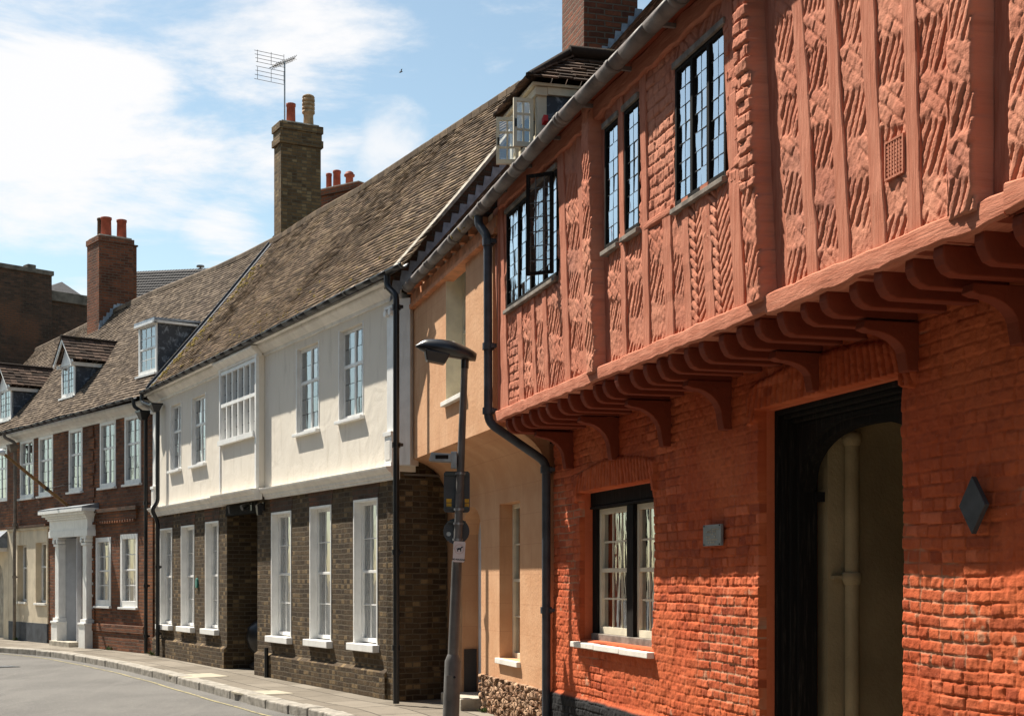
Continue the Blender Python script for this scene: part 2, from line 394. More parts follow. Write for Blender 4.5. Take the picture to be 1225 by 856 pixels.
    def tile(name, c1, c2, c3, moss, mossamt):
        def fn(g):
            r = g.n('ShaderNodeAttribute', attribute_name='rnd').outputs['Fac']; v = obv(g)
            col = g.mix(r, c1, c2)
            col = g.mix(g.math('MULTIPLY', g.ramp(g.noise(v, 11, 4, .6), .45, .7), .5), col, c3)
            col = g.mix(g.math('MULTIPLY', g.ramp(g.noise(v, 1.1, 5, .65), .58 - .1 * mossamt, .78), mossamt), col, moss)
            col = g.mix(g.math('MULTIPLY', g.ramp(g.noise(v, 3.1, 5, .7), .58, .72), .6 * mossamt), col, (.17, .12, .045))
            return col, g.noise(v, 45, 5), .006
        return mat(name, fn, .95, .15)
    M['tile'] = tile('mossy_plain_tiles', (.056, .038, .025), (.245, .172, .110), (.035, .025, .017), (.14, .092, .032), .55)
    M['tile2'] = tile('old_brown_plain_tiles', (.070, .051, .038), (.225, .172, .125), (.045, .034, .026), (.09, .065, .04), .3)
    M['tile3'] = tile('dark_dormer_tiles', (.035, .024, .018), (.17, .11, .08), (.02, .015, .012), (.06, .05, .03), .4)
    # window glass: part mirror, part clear, a little wavy
    def glass(name, wav, base, boost):
        m = bpy.data.materials.new(name); m.use_nodes = True; nt = m.node_tree; g = N(nt)
        for n in list(nt.nodes): nt.nodes.remove(n)
        out = g.n('ShaderNodeOutputMaterial'); tr = g.n('ShaderNodeBsdfTransparent', i={0: (.80, .84, .84, 1)})
        v = obv(g)
        st = g.n('ShaderNodeMapping', i={'Vector': v, 'Scale': (5, 5, 1)}).outputs[0]
        b = g.n('ShaderNodeBump', i={'Height': g.noise(st, 2.2, 2), 'Distance': wav, 'Strength': 1.0})
        gl = g.n('ShaderNodeBsdfGlossy', i={0: (.95, .97, 1, 1), 'Roughness': .015, 'Normal': b.outputs[0]})
        fr = g.n('ShaderNodeFresnel', i={0: 1.5})
        f = g.math('ADD', g.math('MULTIPLY', fr.outputs[0], boost), base, clamp=True)
        mx = g.n('ShaderNodeMixShader', i={0: f, 1: tr.outputs[0], 2: gl.outputs[0]}); g.L.new(mx.outputs[0], out.inputs[0])
        return m
    M['glass'] = glass('window_glass', .0035, .2, 1.3)
    M['leaded'] = glass('old_leaded_glass', .006, .45, 1.5)
    # ground
    def asphalt(g):
        v = obv(g); n = g.noise(v, .5, 6, .6); n2 = g.noise(v, 45, 5, .8)
        st = g.n('ShaderNodeMapping', i={'Vector': v, 'Rotation': (0, 0, R(-28)), 'Scale': (.9, .16, 1)}).outputs[0]
        col = g.mix(g.ramp(n, .3, .7), (.106, .101, .094), (.142, .135, .125))
        col = g.mix(g.math('MULTIPLY', g.ramp(g.noise(st, 2.5, 7, .7), .48, .66), .6), col, (.155, .147, .135))
        col = g.mix(g.math('MULTIPLY', g.ramp(n2, .5, .7), .55), col, (.05, .047, .044))
        col = g.mix(g.math('MULTIPLY', g.ramp(g.noise(v, 30, 4, .8), .56, .66), .55), col, (.24, .225, .205))
        return col, n2, .006
    M['asphalt'] = mat('worn_grey_asphalt', asphalt, .9, .25)
    def flags(g):
        v = uvv(g)
        br = g.n('ShaderNodeTexBrick', i={'Vector': v, 'Color1': (0, 0, 0, 1), 'Color2': (1, 1, 1, 1), 'Scale': 1.0, 'Mortar Size': .012, 'Mortar Smooth': .3, 'Brick Width': .95, 'Row Height': .56, 'Bias': -.1})
        br.offset = .43
        n = g.noise(v, 2.5, 6, .65)
        col = g.mix(br.outputs[0], (.155, .132, .103), (.235, .205, .165))
        col = g.mix(g.math('MULTIPLY', g.ramp(n, .45, .7), .5), col, (.105, .09, .07))
        col = g.mix(br.outputs[1], col, (.055, .048, .038))
        return col, g.math('ADD', g.math('MULTIPLY', br.outputs[1], -1), g.noise(v, 20, 5)), .008
    M['flags'] = mat('stone_paving_flags', flags, .9, .2)
    M['palestone'] = plain('pale_paving_slab', (.38, .34, .26), .1, 4, .003, .85, .2)
    M['kerb'] = plain('granite_kerb', (.30, .275, .235), .22, 7, .006, .85, .25, dirt=(.25, .21, .16))
    M['line'] = mat('worn_yellow_paint', lambda g: (g.mix(g.ramp(g.noise(obv(g), 12, 5, .7), .45, .62), (.34, .29, .15), (.14, .13, .11)), g.noise(obv(g), 150, 3), .003), .85, .2)
    M['earth'] = plain('earth', (.2, .17, .12), .2, .5, .01, .95, .1)
make_mats()
# ---------------------------------------------------------------- building helpers
def wall(name, parent, m, u0, u1, z0, z1, o, th, openings=(), label=None, rev=None):
    """solid wall from u0..u1, z0..z1, outer face at o, thickness th, with real openings"""
    us = sorted({u0, u1, *[a for q in openings for a in q[:2] if u0 < a < u1]})
    zs = sorted({z0, z1, *[a for q in openings for a in q[2:4] if z0 < a < z1]})
    def solid(i, j):
        if not (0 <= i < len(us) - 1 and 0 <= j < len(zs) - 1): return False
        a = (us[i] + us[i + 1]) / 2; b = (zs[j] + zs[j + 1]) / 2
        return not any(q[0] < a < q[1] and q[2] < b < q[3] for q in openings)
    b = MB(); ya, yb = -o, -o + th; rv = rev or m
    for i in range(len(us) - 1):
        for j in range(len(zs) - 1):
            if not solid(i, j): continue
            x0, x1, c0, c1 = us[i], us[i + 1], zs[j], zs[j + 1]
            b.quad((x0, ya, c0), (x1, ya, c0), (x1, ya, c1), (x0, ya, c1), m)
            b.quad((x1, yb, c0), (x0, yb, c0), (x0, yb, c1), (x1, yb, c1), m)
            for (di, dj, q) in ((-1, 0, [(x0, yb, c0), (x0, ya, c0), (x0, ya, c1), (x0, yb, c1)]), (1, 0, [(x1, ya, c0), (x1, yb, c0), (x1, yb, c1), (x1, ya, c1)]),
                                (0, -1, [(x0, yb, c0), (x1, yb, c0), (x1, ya, c0), (x0, ya, c0)]), (0, 1, [(x0, ya, c1), (x1, ya, c1), (x1, yb, c1), (x0, yb, c1)])):
                if not solid(i + di, j + dj):
                    inner = 0 <= i + di < len(us) - 1 and 0 <= j + dj < len(zs) - 1
                    b.quad(*q, rv if inner else m)
    return b.build(name, parent, label=label, fix=False)

def window(parent, u0, u1, z0, z1, y, m, gm, cols=2, rows=4, fw=.05, bw=.018, mull=0, transom=None, mw=.045, leadm=None, curtain=0.0, one=False,
           meet=False, name='window', dep=.06, sill=None, sillm=None, wavy=True, label=None, frame_out=0.0, curcol=None):
    """frame + bars in one mesh, pane, sill, curtain as sub-parts; y is the local depth of the frame's outer face"""
    f = MB()
    ya, yb = y, y + dep
    f.box(u0, u0 + fw, ya - frame_out, yb, z0, z1, m); f.box(u1 - fw, u1, ya - frame_out, yb, z0, z1, m)
    f.box(u0 + fw, u1 - fw, ya - frame_out, yb, z1 - fw, z1, m); f.box(u0 + fw, u1 - fw, ya - frame_out, yb, z0, z0 + fw * 1.3, m)
    iu0, iu1, iz0, iz1 = u0 + fw, u1 - fw, z0 + fw * 1.3, z1 - fw
    nl = mull + 1; wl = (iu1 - iu0 - mull * mw) / nl
    cells = []
    zcuts = [(iz0, iz1)]
    if transom:
        zt = iz0 + (iz1 - iz0) * transom
        f.box(iu0, iu1, ya, yb - .002, zt - mw / 2, zt + mw / 2, m); zcuts = [(iz0, zt - mw / 2), (zt + mw / 2, iz1)]
    for k in range(nl):
        a = iu0 + k * (wl + mw)
        if k: f.box(a - mw, a, ya + .002, yb - .004, iz0, iz1, m)
        for (c, d) in zcuts: cells.append((a, a + wl, c, d))
    if meet:
        zt = (iz0 + iz1) / 2; f.box(iu0, iu1, ya + .004, yb, zt - .02, zt + .02, m)
    yg0 = ya + (.02 if leadm else dep * .5); lm = leadm or m; bt = bw if not leadm else bw
    for (a, c, z_0, z_1) in cells:
        hz = (z_1 - z_0) / (iz1 - iz0); r = max(1, round(rows * hz)) if transom else rows
        for i in range(1, cols):
            q = a + (c - a) * i / cols; f.box(q - bt / 2, q + bt / 2, yg0 - (.004 if leadm else .008), yg0 + .005, z_0, z_1, lm)
        for j in range(1, r):
            q = z_0 + (z_1 - z_0) * j / r; f.box(a, c, yg0 - (.0045 if leadm else .009), yg0 + .0055, q - bt / 2, q + bt / 2, lm)
    yg = ya + (.02 if leadm else dep * .5)
    target = f if one else MB()
    for (a, c, z_0, z_1) in cells:      # each light sits at a slightly different angle, as old glazing does
        t1 = random.uniform(-.004, .004); t2 = random.uniform(-.004, .004)
        if wavy and leadm:
            for i in range(cols):
                for j in range(rows if not transom else max(1, round(rows * (z_1 - z_0) / (iz1 - iz0)))):
                    rr = rows if not transom else max(1, round(rows * (z_1 - z_0) / (iz1 - iz0)))
                    p0 = a + (c - a) * i / cols; p1 = a + (c - a) * (i + 1) / cols; q0 = z_0 + (z_1 - z_0) * j / rr; q1 = z_0 + (z_1 - z_0) * (j + 1) / rr
                    t1 = random.uniform(-.003, .003); t2 = random.uniform(-.0025, .0025)
                    target.quad((p0, yg + t1, q0), (p1, yg - t1, q0), (p1, yg - t1 + t2, q1), (p0, yg + t1 + t2, q1), gm)
        else:
            target.quad((a, yg + t1, z_0), (c, yg - t1, z_0), (c, yg - t1 + t2, z_1), (a, yg + t1 + t2, z_1), gm)
    cm = curcol or M['curtain']
    def cur(t):
        a, c = iu0, iu1
        spans = [(a, c)] if curtain >= 1 else [(a, a + (c - a) * curtain / 2), (c - (c - a) * curtain / 2, c)]
        for (p, q) in spans:
            n = max(4, int((q - p) / .02)); yy = [yb + .06 + .018 * math.sin(i * 1.7 + p * 9) + random.uniform(-.004, .004) for i in range(n + 1)]
            for i in range(n):
                x0 = p + (q - p) * i / n; x1 = p + (q - p) * (i + 1) / n
                t.quad((x0, yy[i], iz0), (x1, yy[i + 1], iz0), (x1, yy[i + 1], iz1), (x0, yy[i], iz1), cm)
    if one:
        if curtain: cur(f)
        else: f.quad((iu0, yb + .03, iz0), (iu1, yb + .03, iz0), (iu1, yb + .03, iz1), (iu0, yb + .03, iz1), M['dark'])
        return f.build(name, parent, bevel=0, label=label, fix=False)
    w = f.build(name, parent, bevel=.004, label=label)
    target.build('pane', w, fix=False)
    if curtain:
        c = MB(); cur(c); c.build('curtain', w, fix=False)
    if sill:
        pr, hh, ex = sill
        s = MB(); s.hexa([(u0 - ex, y - pr, z0 - hh), (u1 + ex, y - pr, z0 - hh), (u1 + ex, y + .02, z0 - hh), (u0 - ex, y + .02, z0 - hh),
                          (u0 - ex, y - pr, z0 - .012), (u1 + ex, y - pr, z0 - .012), (u1 + ex, y + .02, z0), (u0 - ex, y + .02, z0)], sillm or m)
        s.build('sill', w, bevel=.006)
    return w

def tiles(name, parent, m, P, u0, u1, L, gauge=.1, tw=.165, seed=1, lift=.014, jit=1.0, rag=0.0, skip=None, ufun=None, label=None, ridge=None):
    """rows of separate overlapping clay tiles; P(u, t) -> (x,y,z) with t metres up the slope"""
    rs = random.Random(seed); b = MB(); n = int(L / gauge)
    for j in range(n):
        t = j * gauge; off = (j % 2) * tw / 2 + rs.uniform(-.01, .01)
        k0 = int(u0 / tw) - 2; k1 = int(u1 / tw) + 2
        for k in range(k0, k1):
            a = k * tw + off; c = a + tw - .006
            lo, hi = (u0, u1) if ufun is None else ufun(t)
            if c < lo + .02 or a > hi - .02: continue
            a = max(a, lo); c = min(c, hi)
            if skip and skip((a + c) / 2, t): continue
            d = rs.uniform(-.009, .009) * jit; t0 = t + d; t1 = min(L, t + gauge * 1.35 + d)
            p0 = Vector(P(a, t0)); p1 = Vector(P(c, t0)); p2 = Vector(P(c, t1)); p3 = Vector(P(a, t1))
            nn = (p1 - p0).cross(p3 - p0).normalized()
            if nn.z < 0: nn = -nn
            h0 = lift + rs.uniform(0, .010) * jit; h1 = lift + rs.uniform(0, .010) * jit; th = .013
            q = [p0 + nn * (h0 - .002), p1 + nn * (h1 - .002), p2 + nn * .002, p3 + nn * .002, p0 + nn * (h0 + th), p1 + nn * (h1 + th), p2 + nn * (.002 + th * .4), p3 + nn * (.002 + th * .4)]
            b.hexa(q, m, rs.random() ** 1.2)
    # boarding below the tiles
    nu = max(6, int((u1 - u0) / .4)); nt = 8
    for i in range(nu):
        for j in range(nt):
            ta, tb = L * j / nt, L * (j + 1) / nt
            def pt(i_, t_):
                lo, hi = (u0, u1) if ufun is None else ufun(t_)
                return P(lo + (hi - lo) * i_ / nu, t_)
            b.quad(pt(i, ta), pt(i + 1, ta), pt(i + 1, tb), pt(i, tb), m, .1)
    if ridge:
        rs2 = random.Random(seed + 5); nk = int((u1 - u0) / .33)
        for k in range(nk):
            a = u0 + (u1 - u0) * k / nk; c = u0 + (u1 - u0) * (k + 1) / nk - .012
            pa = Vector(P(a, L)); pc = Vector(P(c, L)); r = .12; q = []
            for pp in (pa, pc):
                for ang in (-20, 30, 65, 115, 150, 200):
                    q.append((pp.x, pp.y - math.cos(R(ang)) * r, pp.z - .05 + math.sin(R(ang)) * r + rs2.uniform(-.004, .004)))
            b.add(q, [(i, i + 1, i + 7, i + 6) for i in range(5)] + [(0, 1, 2, 3, 4, 5), (6, 7, 8, 9, 10, 11)], m, rs2.uniform(.2, .8))
    return b.build(name, parent, label=label, fix=False)

def pot(parent, x, y, z0, z1, r, m, kind='plain', label=None):
    b = MB(); h = z1 - z0
    if kind == 'plain':
        pr = [(r * 1.02, z0 - .05), (r, z0 + .05), (r * .93, z1 - .08), (r * 1.04, z1 - .07), (r * 1.05, z1 - .01), (r * .85, z1), (r * .8, z1 - .1)]
    elif kind == 'louvre':
        pr = [(r * .95, z0 - .05), (r * .85, z0 + h * .35), (r * .9, z0 + h * .42)]
        zz = z0 + h * .45
        for k in range(4):
            pr += [(r * 1.12, zz), (r * 1.12, zz + h * .065), (r * .88, zz + h * .07), (r * .88, zz + h * .11)]; zz += h * .115
        pr += [(r * 1.1, zz), (r * .95, z1 - .03), (r * .5, z1)]
    else:
        pr = [(r, z0 - .05), (r * .9, z0 + h * .2), (r * .85, z0 + h * .65), (r * 1.2, z0 + h * .7), (r * 1.25, z0 + h * .8), (r * .95, z0 + h * .85), (r * .9, z1 - .03), (r * .4, z1)]
    b.lathe(x, y, pr, m, 18)
    return b.build('chimney_pot', parent, label=label, fix=False)

def pipe(parent, name, pts, r, m, collars=(), hopper=None):
    b = MB(); b.tube(pts, r, m, 12)
    for (x, y, z) in collars:
        b.tube([(x, y, z - .035), (x, y, z + .035)], r * 1.35, m, 12); b.box(x - r * 2.1, x + r * 2.1, y + r * .3, y + r + .02, z - .02, z + .02, m)
    if hopper:
        x, y, z, s = hopper
        b.hexa([(x - s * .5, y - s * .5, z - s * 1.3), (x + s * .5, y - s * .5, z - s * 1.3), (x + s * .5, y + s * .5, z - s * 1.3), (x - s * .5, y + s * .5, z - s * 1.3),
                (x - s, y - s, z), (x + s, y - s, z), (x + s, y + s, z), (x - s, y + s, z)], m)
        b.box(x - s * 1.12, x + s * 1.12, y - s * 1.12, y + s * 1.12, z, z + s * .35, m)
    return b.build(name, parent)

def smooth_path(pts, r=.08, n=5):
    out = [Vector(pts[0])]
    for i in range(1, len(pts) - 1):
        p = Vector(pts[i]); a = (Vector(pts[i - 1]) - p); c = (Vector(pts[i + 1]) - p)
        ra = min(r, a.length * .45, c.length * .45); a = p + a.normalized() * ra; c = p + c.normalized() * ra
        for k in range(n + 1):
            t = k / n; out.append(a * (1 - t) ** 2 + p * 2 * t * (1 - t) + c * t * t)
    out.append(Vector(pts[-1])); return out

def half_gutter(parent, p0, p1, r, m, name='gutter', joints=1.2):
    b = MB(); p0 = Vector(p0); p1 = Vector(p1); n = 10; L = (p1 - p0).length; k = max(1, int(L / joints))
    d = (p1 - p0) / L
    def arc(p, rr): return [(p.x, p.y - rr * math.cos(math.pi * i / n), p.z - rr * math.sin(math.pi * i / n)) for i in range(n + 1)]
    def seg(a, c, ro, ri):
        vs = arc(a, ro) + arc(c, ro) + arc(a, ri) + arc(c, ri); q = n + 1; fs = []
        for i in range(n):
            fs += [(i, i + 1, q + i + 1, q + i), (2 * q + i, 3 * q + i, 3 * q + i + 1, 2 * q + i + 1)]
        fs += [(0, q, 3 * q, 2 * q), (n, 2 * q + n, 3 * q + n, q + n)]
        fs += [(i + 1, i, 2 * q + i, 2 * q + i + 1) for i in range(n)] + [(q + i, q + i + 1, 3 * q + i + 1, 3 * q + i) for i in range(n)]
        b.add(vs, fs, m, 0, True)
    nseg = max(1, int(L / .5)); pts = []
    for i in range(nseg + 1):
        t = i / nseg; pts.append(p0.lerp(p1, t) + Vector((0, 0, -.02 * math.sin(math.pi * t))))
    for i in range(nseg): seg(pts[i], pts[i + 1], r, r * .88)
    for i in range(k + 1):
        p = p0 + d * min(L - .04, max(.04, L * i / k)); p = p + Vector((0, 0, -.02 * math.sin(math.pi * i / k)))
        seg(p - d * .035, p + d * .035, r * 1.1, r * .9)
    return b.build(name, parent, fix=False)

def chimney(parent, u0, u1, w0, w1, z0, z1, m, cap=.03, bands=2, label=None):
    b = MB(); b.box(u0, u1, w0, w1, z0, z1 - .16 * bands, m)
    z = z1 - .16 * bands
    for k in range(bands):
        c = cap * (1 if k % 2 == 0 else .4); b.box(u0 - c, u1 + c, w0 - c, w1 + c, z, z + .158, m); z += .16
    b.box(u0 + .03, u1 - .03, w0 + .03, w1 - .03, z, z + .05, M['mortar'])
    return b.build('chimney', parent, bevel=.006, label=label)

# ---------------------------------------------------------------- frames
RD = Frame(.44, 15.0, .273, -.962)
PE = Frame(-.893, 19.7, .273, -.962)
WH = Frame(-7.74, 30.8, 6.19, -11.6)
_b = Frame(-14.2, 39.5, 6.3, -8.3)
ub = _b.u(12)
BR = Frame(*_b.world(ub, 0, 0)[:2], 6.3, -8.3)
BRL = 10.42 - ub
# ================================================================ RED JETTIED HOUSE
F = RD; JO = .57
red = thing('timber_framed_house', 'terracotta red timber-framed house with jettied upper storey over rough painted brick', 'house', F.loc(), F.rot)
U1 = 10.4
# ---- openings measured on the photograph
def orect(F, xl, xr, yt, yb, o, ref='l'):
    ul, ur = F.u(xl, o), F.u(xr, o); x = xl if ref == 'l' else xr
    return ul, ur, F.z(x, yb, o), F.z(x, yt, o)
wlow = orect(F, 695, 782, 585, 782, 0); wlow = (wlow[0], wlow[1], 1.05, 2.50)
dr = (F.u(911), F.u(1081), -.2, 2.86)
# lower wall
core = wall('brick_wall', red, M['orange'], -.02, U1, -.15, 3.34, -.04, .42, [wlow, dr], rev=M['orange'])
def low_h(U, Z):
    h, e, rn = brick_h(U, Z, .073, 11, 1.0)
    sm = sst(.02, .16, fbm(U * .9 + 3, Z * 1.2 + 1, 3, 31) + .10 * sst(1.6, 2.6, Z)) * .75
    # patches rebuilt with a smooth render skim to the right of the window and near the top
    sm = np.maximum(sm, sst(2.0, 2.45, Z) * .5 * sst(5.2, 6.5, U))
    rough = .013 * fbm(U * 26, Z * 26, 3, 40) + .014 * fbm(U * 6, Z * 6, 3, 41) + .03 * fbm(U * 1.2, Z * 1.0, 2, 42)
    tar = 1 - sst(-.015, .015, Z - (.47 + .03 * fbm(U * 3, Z * 0, 2, 51)) + 0 * U)
    h = .8 * h * (1 - sm) + sm * (.015 + .22 * h)
    wd = ((U > wlow[0] - .2) & (U < wlow[1] + .05) & (Z < 1.05)).astype(float)
    worn = (1 - e) * (1 - sm) * sst(.06, .17, fbm(U * 1.6, Z * 2.2, 3, 61) + .10 * wd - .06 * (Z - 1.2)) * .8
    worn = np.maximum(worn, .5 * sst(.27, .33, fbm(U * 7, Z * 9, 3, 62)) * (Z < 1.7))
    # rowlock arches over the openings
    for (a, b, zt) in ((wlow[0] - .12, wlow[1] + .1, wlow[3]), (dr[0] - .15, dr[1] + .15, dr[3])):
        mid = (a + b) / 2; rise = .10 * (1 - ((U - mid) / ((b - a) / 2)) ** 2)
        ins = (U > a) & (U < b) & (Z > zt + rise - .1) & (Z < zt + rise + .17)
        v = (U - mid + .35 * (U - mid) * (Z - zt)) / .082; fr = v - np.floor(v); ed = np.minimum(fr, 1 - fr) * .082
        ha = sst(0, .018, ed + .004 * fbm(U * 30, Z * 30, 2, 70)) * (.02 + .01 * hsh(np.floor(v), 0, 71)) + .01 * np.minimum(sst(0, .03, zt + rise + .17 - Z), 1) + .006
        h = np.where(ins, ha, h); worn = np.where(ins, 0, worn)
    h = h + rough
    h = h + .03 * (1 - sst(.44, .5, Z))
    # vertical crack line in the wall
    tone = np.where(e > .3, hsh(np.round(rn * 9999), 1, 5), .5) * (1 - sm) + .5 * sm
    return h, worn, np.clip(tar, 0, 1), tone
field('wall_face', red, M['orange'], 0.0, 8.9, -.1, 3.30, .0085, low_h, [wlow, dr], o=0.0, back=.04)
wc = MB(); wc.box(8.86, U1, -.012, .03, -.1, 3.3, M['orange']); wc.build('wall_end', red)

# ---- upper storey
TOPZ = 5.74
up_win = []
def upw(xl, xr): return (F.u(xl, JO), F.u(xr, JO), 4.38, 5.37)
W1 = upw(606.5, 667.5); W2a = upw(724, 741); W2b = upw(747.5, 765.5); W3 = upw(808.5, 869)
W1 = (W1[0], W1[1], 4.42, 5.40); W2a = (W2a[0], W2a[1], 4.36, 5.36); W2b = (W2b[0], W2b[1], 4.37, 5.36); W3 = (W3[0], W3[1], 4.33, 5.33)
upo = [W1, W2a, W2b, W3]
wall('upper_wall', red, M['pink'], -.02, U1, 3.30, TOPZ, .53, .16, upo)
# (xl, xr, y) at the foot, (xl, xr, y) at the head, recessed?, full height?
ST = [((600, 608, 480), (592.5, 604, 320), 0, 1), ((623, 628, 470), (616.5, 622, 375), 0, 0), ((640, 643, 465), (635, 638.5, 370), 0, 0), ((654, 657.5, 462), (648, 654, 352), 0, 0),
      ((677, 684, 455), (669, 675, 212), 0, 1), ((700, 705, 445), (692, 698, 200), 0, 1), ((721, 731, 438), (716.5, 723, 160), 1, 1),
      ((746, 751, 425), (741, 746.5, 150), 0, 1), ((773, 778, 410), (766, 774.5, 125), 0, 1), ((798, 808, 403), (794, 803, 262), 0, 0), ((822, 829, 395), (816, 825, 250), 0, 0),
      ((847, 857, 383), (838, 847, 235), 0, 0), ((876.5, 888, 370), (861.5, 873, 0), 0, 1), ((904, 913, 360), (887, 895, 0), 0, 1), ((926, 940, 345), (909, 926, 0), 1, 1),
      ((969, 979, 330), (948, 962, 0), 0, 1), ((1006, 1018, 314), (988, 1001, 0), 0, 1), ((1046, 1061, 297), (1031, 1046, 0), 0, 1), ((1090, 1104, 284), (1081, 1096, 0), 0, 1),
      ((1137, 1150, 271), (1135, 1149, 0), 0, 1), ((1183, 1205, 254), (1183, 1205, 0), 1, 1), ((1252, 1270, 240), (1250, 1268, 0), 0, 1)]
studs = []
for (bl, br_, yb_), (tl, tr, yt_), rec, full in ST:
    zb_, zt_ = F.z(bl, yb_, JO), F.z(tl, yt_, JO)
    ul0, ur0, ul1, ur1 = F.u(bl, JO), F.u(br_, JO), F.u(tl, JO), F.u(tr, JO)
    def at(z, a=ul0, b=ul1, zb_=zb_, zt_=zt_): return a + (b - a) * (z - zb_) / (zt_ - zb_)
    ml = (ul1 - ul0) / (zt_ - zb_); mr = (ur1 - ur0) / (zt_ - zb_)
    mm = max(-.12, min(.12, (ml + mr) / 2)); w = 1.1 * max(.10, ((ur0 - ul0) + (ur1 - ul1)) / 2)
    c0 = (ul0 + ur0) / 2; studs.append((c0, zb_, mm, w, rec, full))
for k in range(1, 6):
    studs.append((studs[21][0] + .33 * k, 3.4, 0, .13, 0, 1))
studs = [s for s in studs if s[0] < U1 - .1]
recs = [(s[0], s[1], s[2], s[3]) for s in studs if s[4]]
def up_h(U, Z):
    idx = np.zeros(U.shape)
    vl = np.full(U.shape, -9.0)
    for (c0, zb_, mm, w, rec, full) in studs:
        x = c0 + mm * (Z - zb_); idx += (U > x); vl = np.where(U > x, x, vl)
    ph = hsh(idx, 0, 3); rot = hsh(idx, 1, 4)
    P = .44 + .1 * hsh(idx, 5, 2); lv = U - vl
    zz = Z + .05 * fbm(U * 4, Z * 4, 2, 80) + .25 * (lv - .15)
    q = (zz / P + ph) ; fq = q - np.floor(q); band = sst(.0, .10, fq) * (1 - sst(.50, .62, fq))      # 1 in the deeply raked band
    Uw = U + .009 * fbm(U * 6, Z * 6, 2, 81); Zw = Z + .009 * fbm(U * 6 + 7, Z * 6, 2, 82)
    a1 = R(62); d1 = (Uw * math.sin(a1) - Zw * math.cos(a1)); s1 = .052 + .012 * hsh(idx, 9, 3)
    f1 = d1 / s1 + ph * 3; fr1 = f1 - np.floor(f1); g1 = sst(0, .42, np.minimum(fr1, 1 - fr1) * 2 + .25 * fbm(U * 25, Z * 25, 2, 83)); r1 = hsh(np.floor(f1), np.floor(q), 84)
    dd1 = (U * math.cos(a1) + Z * math.sin(a1))
    deep = .016 + .014 * r1
    h1 = g1 * deep
    a2 = R(-38); d2 = (Uw * math.sin(-a2) + Zw * math.cos(a2)); f2 = d2 / .078 + ph * 5; fr2 = f2 - np.floor(f2); g2 = sst(0, .3, np.minimum(fr2, 1 - fr2) * 2)
    dd2 = (Uw * math.cos(a2) - Zw * math.sin(-a2)); f3 = dd2 / .2 + .5 * np.mod(np.floor(f2), 2) + ph; fr3 = f3 - np.floor(f3); g3 = sst(0, .12, np.minimum(fr3, 1 - fr3) * 2)
    h2 = .022 + .008 * np.minimum(g2, g3) * (1 + .5 * hsh(np.floor(f2), np.floor(f3), 85)) * sst(-.25, .1, fbm(U * 2.5, Z * 2.5, 2, 86))
    h = band * h1 + (1 - band) * h2
    # some panels are laid as plain level courses
    hb, e, rn = brick_h(U, Z, .085, 90, 1.3)
    lev = ((U > F.u(771, JO)) & (U < F.u(806, JO)) & (Z > 4.3)) | ((idx == 13) & (Z > 4.2)) | ((idx == 14) & (Z > 4.1)) | ((U > F.u(609, JO)) & (U < F.u(622, JO)) & (Z < 4.1))
    h = np.where(lev, .012 + np.where((idx == 13) | (idx == 14), 2.0, 1.0) * hb, h)
    # true herringbone between the studs under the third window
    hr = ((idx == 11) | (idx == 12)) & (Z < 4.36)
    cx = vl + .17; s = np.abs(U - cx); fh = (Z - s * .9 + .03 * fbm(U * 5, Z * 5, 2, 99)) / .075; fhh = fh - np.floor(fh); gh = sst(0, .35, np.minimum(fhh, 1 - fhh) * 2) * sst(0, .02, s)
    h = np.where(hr, .008 + .026 * gh, h)
    h = h + .010 * fbm(U * 16, Z * 16, 3, 87) + .006 * fbm(U * 45, Z * 45, 2, 88) + .012 * fbm(U * 3.2, Z * 3.2, 2, 89)
    for (c0, zb_, mm, w) in recs:      # the infill bulges proud just before each recessed post
        x = c0 + mm * (Z - zb_); lft = x - w / 2 - U
        h = h + .085 * sst(-.002, .012, lft) * (1 - sst(.18, .34, lft))
        ins = (U > x - w / 2) & (U < x + w / 2 + .0); h = np.where(ins, -.06 + .008 * fbm(U * 9, Z * 9, 2, 92), h)
    return h, 0 * U, 0 * U
field('infill_panels', red, M['pink'], 0.0, 9.6, 3.36, 5.70, .0085, up_h, upo, o=.545, back=.02, stepz=.0095)
for n_, (c0, zb_, mm, w, rec, full) in enumerate(studs):
    z0_ = 3.40; z1_ = 5.56 if full else 4.36
    o1 = .542 if rec else .583
    x_ = c0
    b = MB(); nseg = 14; rs = random.Random(n_ * 3 + 1); vs = []
    parts_ = [(z0_, z1_)]
    # a post never runs across a window: stop it at the sill and start again at the head
    for wq in upo:
        xm = c0 + mm * (4.9 - zb_)
        if full and xm + w / 2 > wq[0] + .012 and xm - w / 2 < wq[1] - .012:
            ov_l = xm + w / 2 - wq[0]; ov_r = wq[1] - (xm - w / 2)
            if ov_l < ov_r: shift = -(ov_l) - .0
            else: shift = ov_r
            c0 = c0 + shift
    for i in range(nseg + 1):
        z = z0_ + (z1_ - z0_) * i / nseg; x = c0 + mm * (z - zb_) + rs.uniform(-.004, .004); ww = w / 2 + rs.uniform(-.005, .005); oo = o1 + rs.uniform(-.003, .003)
        vs += [(x - ww, -.50, z), (x - ww, -oo + .006, z), (x - ww + .008, -oo, z), (x + ww - .008, -oo, z), (x + ww, -oo + .006, z), (x + ww, -.50, z)]
    fs = []
    for i in range(nseg):
        for k in range(5): fs.append((i * 6 + k, i * 6 + k + 1, i * 6 + k + 7, i * 6 + k + 6))
    fs += [tuple(range(6)), tuple(range(nseg * 6, nseg * 6 + 6))]
    b.add(vs, fs, M['stud'], 0, False); b.build('stud', red)
